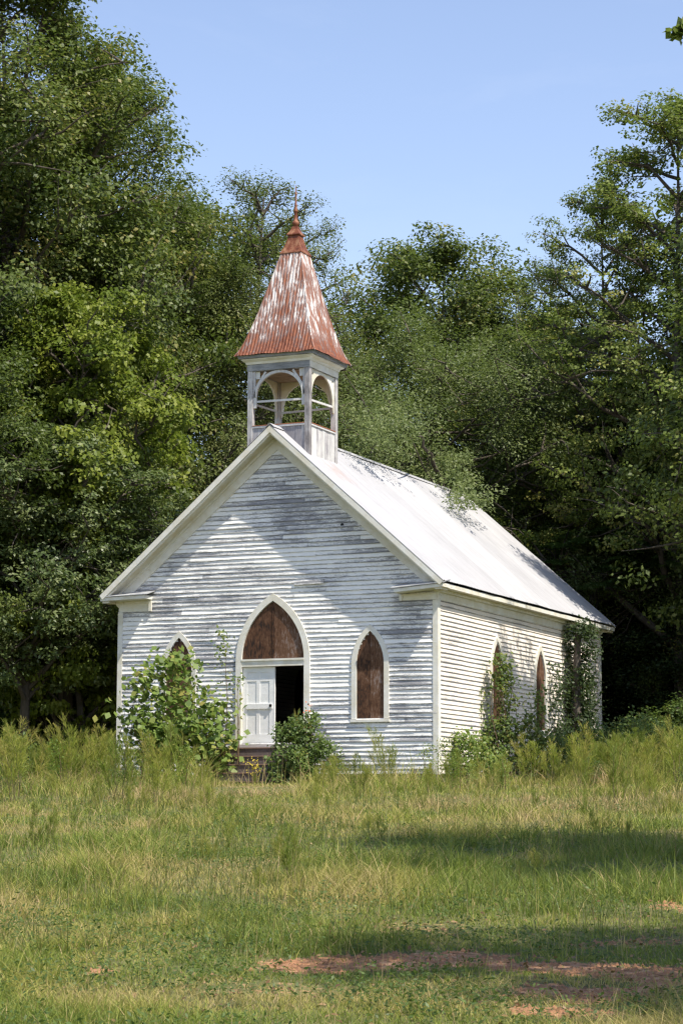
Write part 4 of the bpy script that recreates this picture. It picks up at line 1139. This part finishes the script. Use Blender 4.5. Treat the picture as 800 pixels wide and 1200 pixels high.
def make_fennel(seed, Hh, stems, spread, nfr, mat, flen=.10, fw_=.007, name='dog_fennel'):
    rg = np.random.default_rng(seed); root = empty(name); br = Branches(); P0 = []; D0 = []; TT_ = []; LL = []
    for i in range(stems):
        a = rg.uniform(0, 2*PI); k = rg.uniform(.15, 1)*spread; h = Hh*(rg.uniform(.55, 1) if i else 1.)
        tip = np.array([math.cos(a)*k, math.sin(a)*k, h]); path = limb_path(rg, (math.cos(a)*.04, math.sin(a)*.04, -.05), tip, 6, .04, -.03)
        br.add(path, .007, .002, 4); path = np.array(path); tv = rg.normal(.5, .16)
        nb_ = int(nfr/stems/8)
        for j in range(nb_):
            q = .22+.78*rg.random()**.75; x = q*6; ii = min(5, int(x)); p = path[ii]+(path[ii+1]-path[ii])*(x-ii); ax = path[ii+1]-path[ii]; ax /= np.linalg.norm(ax)
            b = rg.uniform(0, 2*PI); ln = Hh*(.26*(1-q)**.6+.07)*rg.uniform(.3, 1.25); d = np.array([math.cos(b)*.42, math.sin(b)*.42, 0])+ax; d /= np.linalg.norm(d)
            for m_ in range(8):
                w_ = rg.random(); P0.append(p+d*ln*w_); dd = d+rg.normal(size=3)*.28; D0.append(dd/np.linalg.norm(dd)); TT_.append(tv+.3*(q-.5)+.1*w_); LL.append(flen*rg.uniform(.5, 1.3))
    P0 = np.array(P0); D0 = np.array(D0); LL = np.array(LL)[:, None]; n = len(P0)
    sd = np.cross(D0, rg.normal(size=(n, 3))); sd /= np.linalg.norm(sd, axis=1)[:, None]
    V = np.stack([P0-sd*fw_*.5, P0+sd*fw_*.5, P0+D0*LL+sd*fw_*.25, P0+D0*LL-sd*fw_*.25], 1).reshape(-1, 3)
    T = np.repeat(np.clip(np.array(TT_)+rg.normal(0, .12, n), 0, 1), 4)
    mk('foliage', V, np.arange(4*n).reshape(n, 4), mat, root, {'tint': T}); br.mb.build('stem', M['stemgreen'], root)
    return root
fen = [make_fennel(1, 1.55, 11, .55, 2300, M['leaf_fennel']), make_fennel(2, 1.25, 8, .42, 1500, M['leaf_fennel']), make_fennel(3, 1.0, 6, .3, 1000, M['leaf_fennel2']), make_fennel(5, 1.7, 44, 1.25, 17000, M['leaf_fennel2'], .11, .008)]
fh = [1.55, 1.25, 1.0, 1.7]; fused = set()
def fennel(k, u, t, v, rz, label=None, group=None, hs=1.):
    x, y = place(u, t); z = gz(x, y); s_ = max(.25, (ztop(v, t)-z)/fh[k]); s3 = (s_*hs, s_*hs, s_)
    if k not in fused:
        fused.add(k); fen[k].location = (x, y, z); fen[k].rotation_euler = (0, 0, rz); fen[k].scale = s3; return tag(fen[k], label, 'weed', group)
    return copy_thing(fen[k], (x, y, z), rz, s3, label, group, 'weed')
fennel(0, 455, 57.5, 852, .3, 'tall feathery dog fennel below the right front window')
fennel(3, 735, 60, 858, .1, 'large feathery dog fennel thicket right of the church', None, 1.3)
fennel(3, 790, 61, 868, 2.1, 'feathery dog fennel thicket at the right edge of the field', None, 1.2)
fennel(3, 705, 58.3, 870, 4.1, 'feathery dog fennel thicket just right of the vine covered trunk', None, 1.0)
fennel(0, 10, 57, 862, 2.2, 'feathery dog fennel against the dark wood at the left edge', None, 1.2)
fennel(3, 50, 60, 872, 1.2, 'wide feathery dog fennel clump in the left weed strip', None, 1.0)
fennel(0, 85, 57, 856, 3.3, 'tall wispy dog fennel rising between two clumps at left', None, .9)
fennel(0, 115, 58, 858, 4.4, 'dog fennel clump left of the church corner', None, 1.3)
fennel(1, 349, 59.6, 838, .6, 'dark green dog fennel standing before the open doorway', None, .6)
fennel(1, 620, 59, 862, 1.6, 'dog fennel beneath the second side window', None, 1.3)
fennel(2, 345, 31, 968, 1.9, 'lone dark weed bush in the middle of the field grass', None, 1.1)
fennel(1, 300, 58.8, 905, 2.9, 'dog fennel sprig in front of the brick steps', None, .7)
hb = [make_shrub('leafy_weed', 91, [(0, 0, 0, .9, .32, .3, 30)], M['leaf_bush'], .07, .5, 16, 'stemgreen', cr=.13, tintc=.5), make_shrub('leafy_weed', 92, [(0, 0, .1, 1.1, .22, .2, 26)], M['leaf_sap'], .06, .45, 14, 'stembrown', cr=.11, tintc=.55)]
R = random.Random(31); lbl = 'small broad leaved weed growing among the dog fennel before the church'
for i in range(30):
    u = R.uniform(-10, 810); t = R.uniform(52, 59.2)
    if 245 < u < 350: continue
    x, y = place(u, t); sc_ = R.uniform(.5, 1.05)
    if i < 2: o = hb[i]; o.location = (x, y, gz(x, y)); o.scale = (sc_,)*3; tag(o, lbl, 'weed', 'leafy weeds before the church')
    else: copy_thing(hb[i % 2], (x, y, gz(x, y)), R.uniform(0, 6), sc_, lbl, 'leafy weeds before the church', 'weed')
R = random.Random(12)
fl = 'feathery dog fennel weed among others in the strip before the church'
for i in range(130):
    u = R.uniform(-20, 820); t = R.uniform(54, 59.3) if R.random() < .7 else R.uniform(46, 54)
    if 250 < u < 345: continue
    if u > 330 and u < 500 and R.random() < .35: continue
    hgt = R.choice((.4, .5, .6, .9, 1.1, 1.3))*R.uniform(.85, 1.15)*(1.1 if u < 250 or u > 640 else .62)
    s_ = (u-400)/FPX*t; x, y = xy(t, s_); z = gz(x, y)
    k = R.choice((0, 1, 2, 1)); fennel(k, u, t, 0, R.uniform(0, 6), fl, 'dog fennel weeds before the church').scale = (hgt/fh[k]*R.uniform(.9, 1.4),)*2+(hgt/fh[k],)
fl2 = 'low feathery weed scattered in the field grass'
for i in range(46):
    t = R.uniform(30, 50); u = R.uniform(-20, 480) if R.random() < .75 else R.uniform(480, 820); hgt = R.uniform(.2, .5)
    k = R.choice((1, 2)); fennel(k, u, t, 0, R.uniform(0, 6), fl2, 'feathery weeds scattered over the field').scale = (hgt/fh[k]*1.2,)*2+(hgt/fh[k],)

# ------------------------------------------------------------------ shrubs and vines at the church
def at_wall(o, u, t, label, cat='shrub'):
    x, y = place(u, t); o.location = (x, y, gz(x, y)); tag(o, label, cat); o.rotation_euler = (0, 0, -YAW); return o
at_wall(make_shrub('sapling_bush', 61, [(0, 0, .6, 3.35, 1.15, .7, 110), (-.85, 0, 1.4, 2.9, .45, .4, 18), (1.1, 0, .3, 2.2, .65, .5, 42), (0, 0, 0, 1.7, 1.4, .7, 70)], M['leaf_sap'], .17, .85, 12, cr=.30, tintc=.5, tintv=.24), 203, 60.3,
        'broad leaved light green sapling bush growing over the left front window')
at_wall(make_shrub('sapling', 62, [(0, 0, .4, 4.3, .22, .2, 34), (.35, 0, 1.8, 2.9, .2, .2, 10)], M['leaf_bush'], .10, .6, 7, cr=.15, tintc=.6), 262, 60.4,
        'thin spindly sapling standing between the left window and the doorway', 'sapling')
at_wall(make_shrub('bush', 63, [(-.1, 0, 0, 1.6, .75, .5, 90), (.5, 0, 0, 1.15, .6, .5, 50), (.15, 0, 1.2, 1.95, .3, .25, 14)], M['leaf_bush'], .095, .6, 32, cr=.17, tintc=.38, tintv=.22), 352, 59.2,
        'dense green bush to the right of the church steps')
at_wall(make_shrub('vine', 64, [(0, 0, .9, 2.2, .10, .1, 12)], M['redleaf'], .08, .6, 4, cr=.09), 361, 59.9, 'thin reddish vine beside the right door jamb', 'vine')
yf_ = at_wall(make_shrub('yellow_flowers', 65, [(0, 0, .3, .75, .25, .2, 12)], M['flower'], .045, .8, 9, cr=.12), 296, 59.2, 'small yellow flowering plant on the church steps', 'flowers')
at_wall(make_shrub('bush', 66, [(0, 0, 0, 1.35, .9, .5, 90)], M['leaf_sap'], .10, .6, 30, cr=.2, tintc=.6, tintv=.28), 548, 60.2,
        'yellow green bush at the right front corner of the church')
at_wall(make_shrub('climbing_shrub', 67, [(.0, .2, .8, 3.5, .34, .2, 62), (-.6, .1, .6, 2.8, .25, .2, 22), (.9, .4, .6, 2.7, .35, .3, 44), (.3, .2, 0, 1.8, 1.2, .5, 130)], M['leaf_bush'], .105, .65, 17, cr=.19, tintc=.65, tintv=.24), 590, 62.0,
        'tall leafy shrub climbing the side wall over the first side window')
at_wall(make_shrub('bush', 68, [(0, 0, 0, 1.5, 1.3, .8, 100)], M['leaf_bush'], .11, .6, 26, cr=.24, tintc=.3, tintv=.2), 650, 64.5,
        'dark bush at the foot of the vine covered trunk')
at_wall(make_shrub('bush', 69, [(0, 0, 0, 1.75, 1.5, .8, 120), (.6, 0, .6, 2.0, .6, .5, 30)], M['leaf_bush'], .10, .55, 26, cr=.22, tintc=.42, tintv=.3), 712, 62.5,
        'rounded green bush between the vine covered trunk and the large dog fennel thicket')
at_wall(make_shrub('bush', 70, [(0, 0, 0, 1.6, 1.3, .8, 100), (-.7, 0, .3, 1.9, .5, .5, 26)], M['leaf_bush'], .09, .5, 26, cr=.22, tintc=.5, tintv=.3), 782, 61.5,
        'green bush mixed with dog fennel near the right edge of the field')
at_wall(make_shrub('bush', 72, [(0, 0, 0, 1.3, 1.0, .6, 70)], M['leaf_bush'], .09, .55, 24, cr=.2, tintc=.3, tintv=.25), 22, 61.5,
        'low dark bush in the weed strip near the left edge')
# vine-wrapped dead trunk by the side wall
tx_, ty_ = 5.12, 9.95; gzv = gz(tx_, ty_)
vt = empty('vine_covered_trunk', (tx_, ty_, gzv), 0, 'dead trunk smothered in vines tinted dark as shade, leaning at the rear of the side wall', 'dead tree')
rg = np.random.default_rng(5); bb = Branches()
bb.add(limb_path(rg, (0, 0, -.1), (-.08, .1, 4.7), 7, .015), .15, .10, 9); bb.mb.build('trunk', M['bark'], vt, smoothf=True)
C = []
for i in range(210):
    z = rg.uniform(.1, 4.95); a = rg.uniform(0, 2*PI); wd_ = .20+.20*math.exp(-((z-4.3)/.5)**2)+.6*math.exp(-(z/1.3)**2)
    C.append((math.cos(a)*wd_-.0, math.sin(a)*wd_+.12, z))
for i in range(60): C.append((rg.normal(-.36, .06), rg.uniform(-1.5, -.4), rg.uniform(.3, max(1.2, 4.2-abs(rg.normal())*1.2))))
for i in range(60): C.append((rg.normal(-.36, .06), rg.uniform(.5, 2.6), rg.uniform(.3, 3.6)))
C = np.array(C); ids = np.repeat(np.arange(len(C)), 26); nn_ = len(ids)
cen = C[ids]+rg.normal(size=(nn_, 3))*.13; nr = rg.normal(size=(nn_, 3))*.5+np.array([.6, -.2, .5]); nr /= np.linalg.norm(nr, axis=1)[:, None]
V, F, T = leaves(cen, nr, .10, .7, rg, np.clip(rg.normal(.2, .2, nn_), 0, 1)); mk('vine', V, F, M['leaf_deep'], vt, {'tint': T})  # low leaf tint paints in the shade over the vines
# darker shrubs along the wood's edge
R = random.Random(4)
for (u, t, v, lab) in ((18, 69, 850, 'undergrowth shrub at the wood edge, leftmost of the row'), (75, 71, 850, 'undergrowth shrub at the wood edge left of the church corner'),
                       (745, 78, 850, 'undergrowth shrub just right of the rear church corner'), (782, 70, 850, 'undergrowth shrub at the wood edge, right of the thicket'), (815, 68, 830, 'undergrowth shrub cut by the right edge')):
    tree('bushy', u, t, v, R.uniform(0, 6), lab, 1.1)
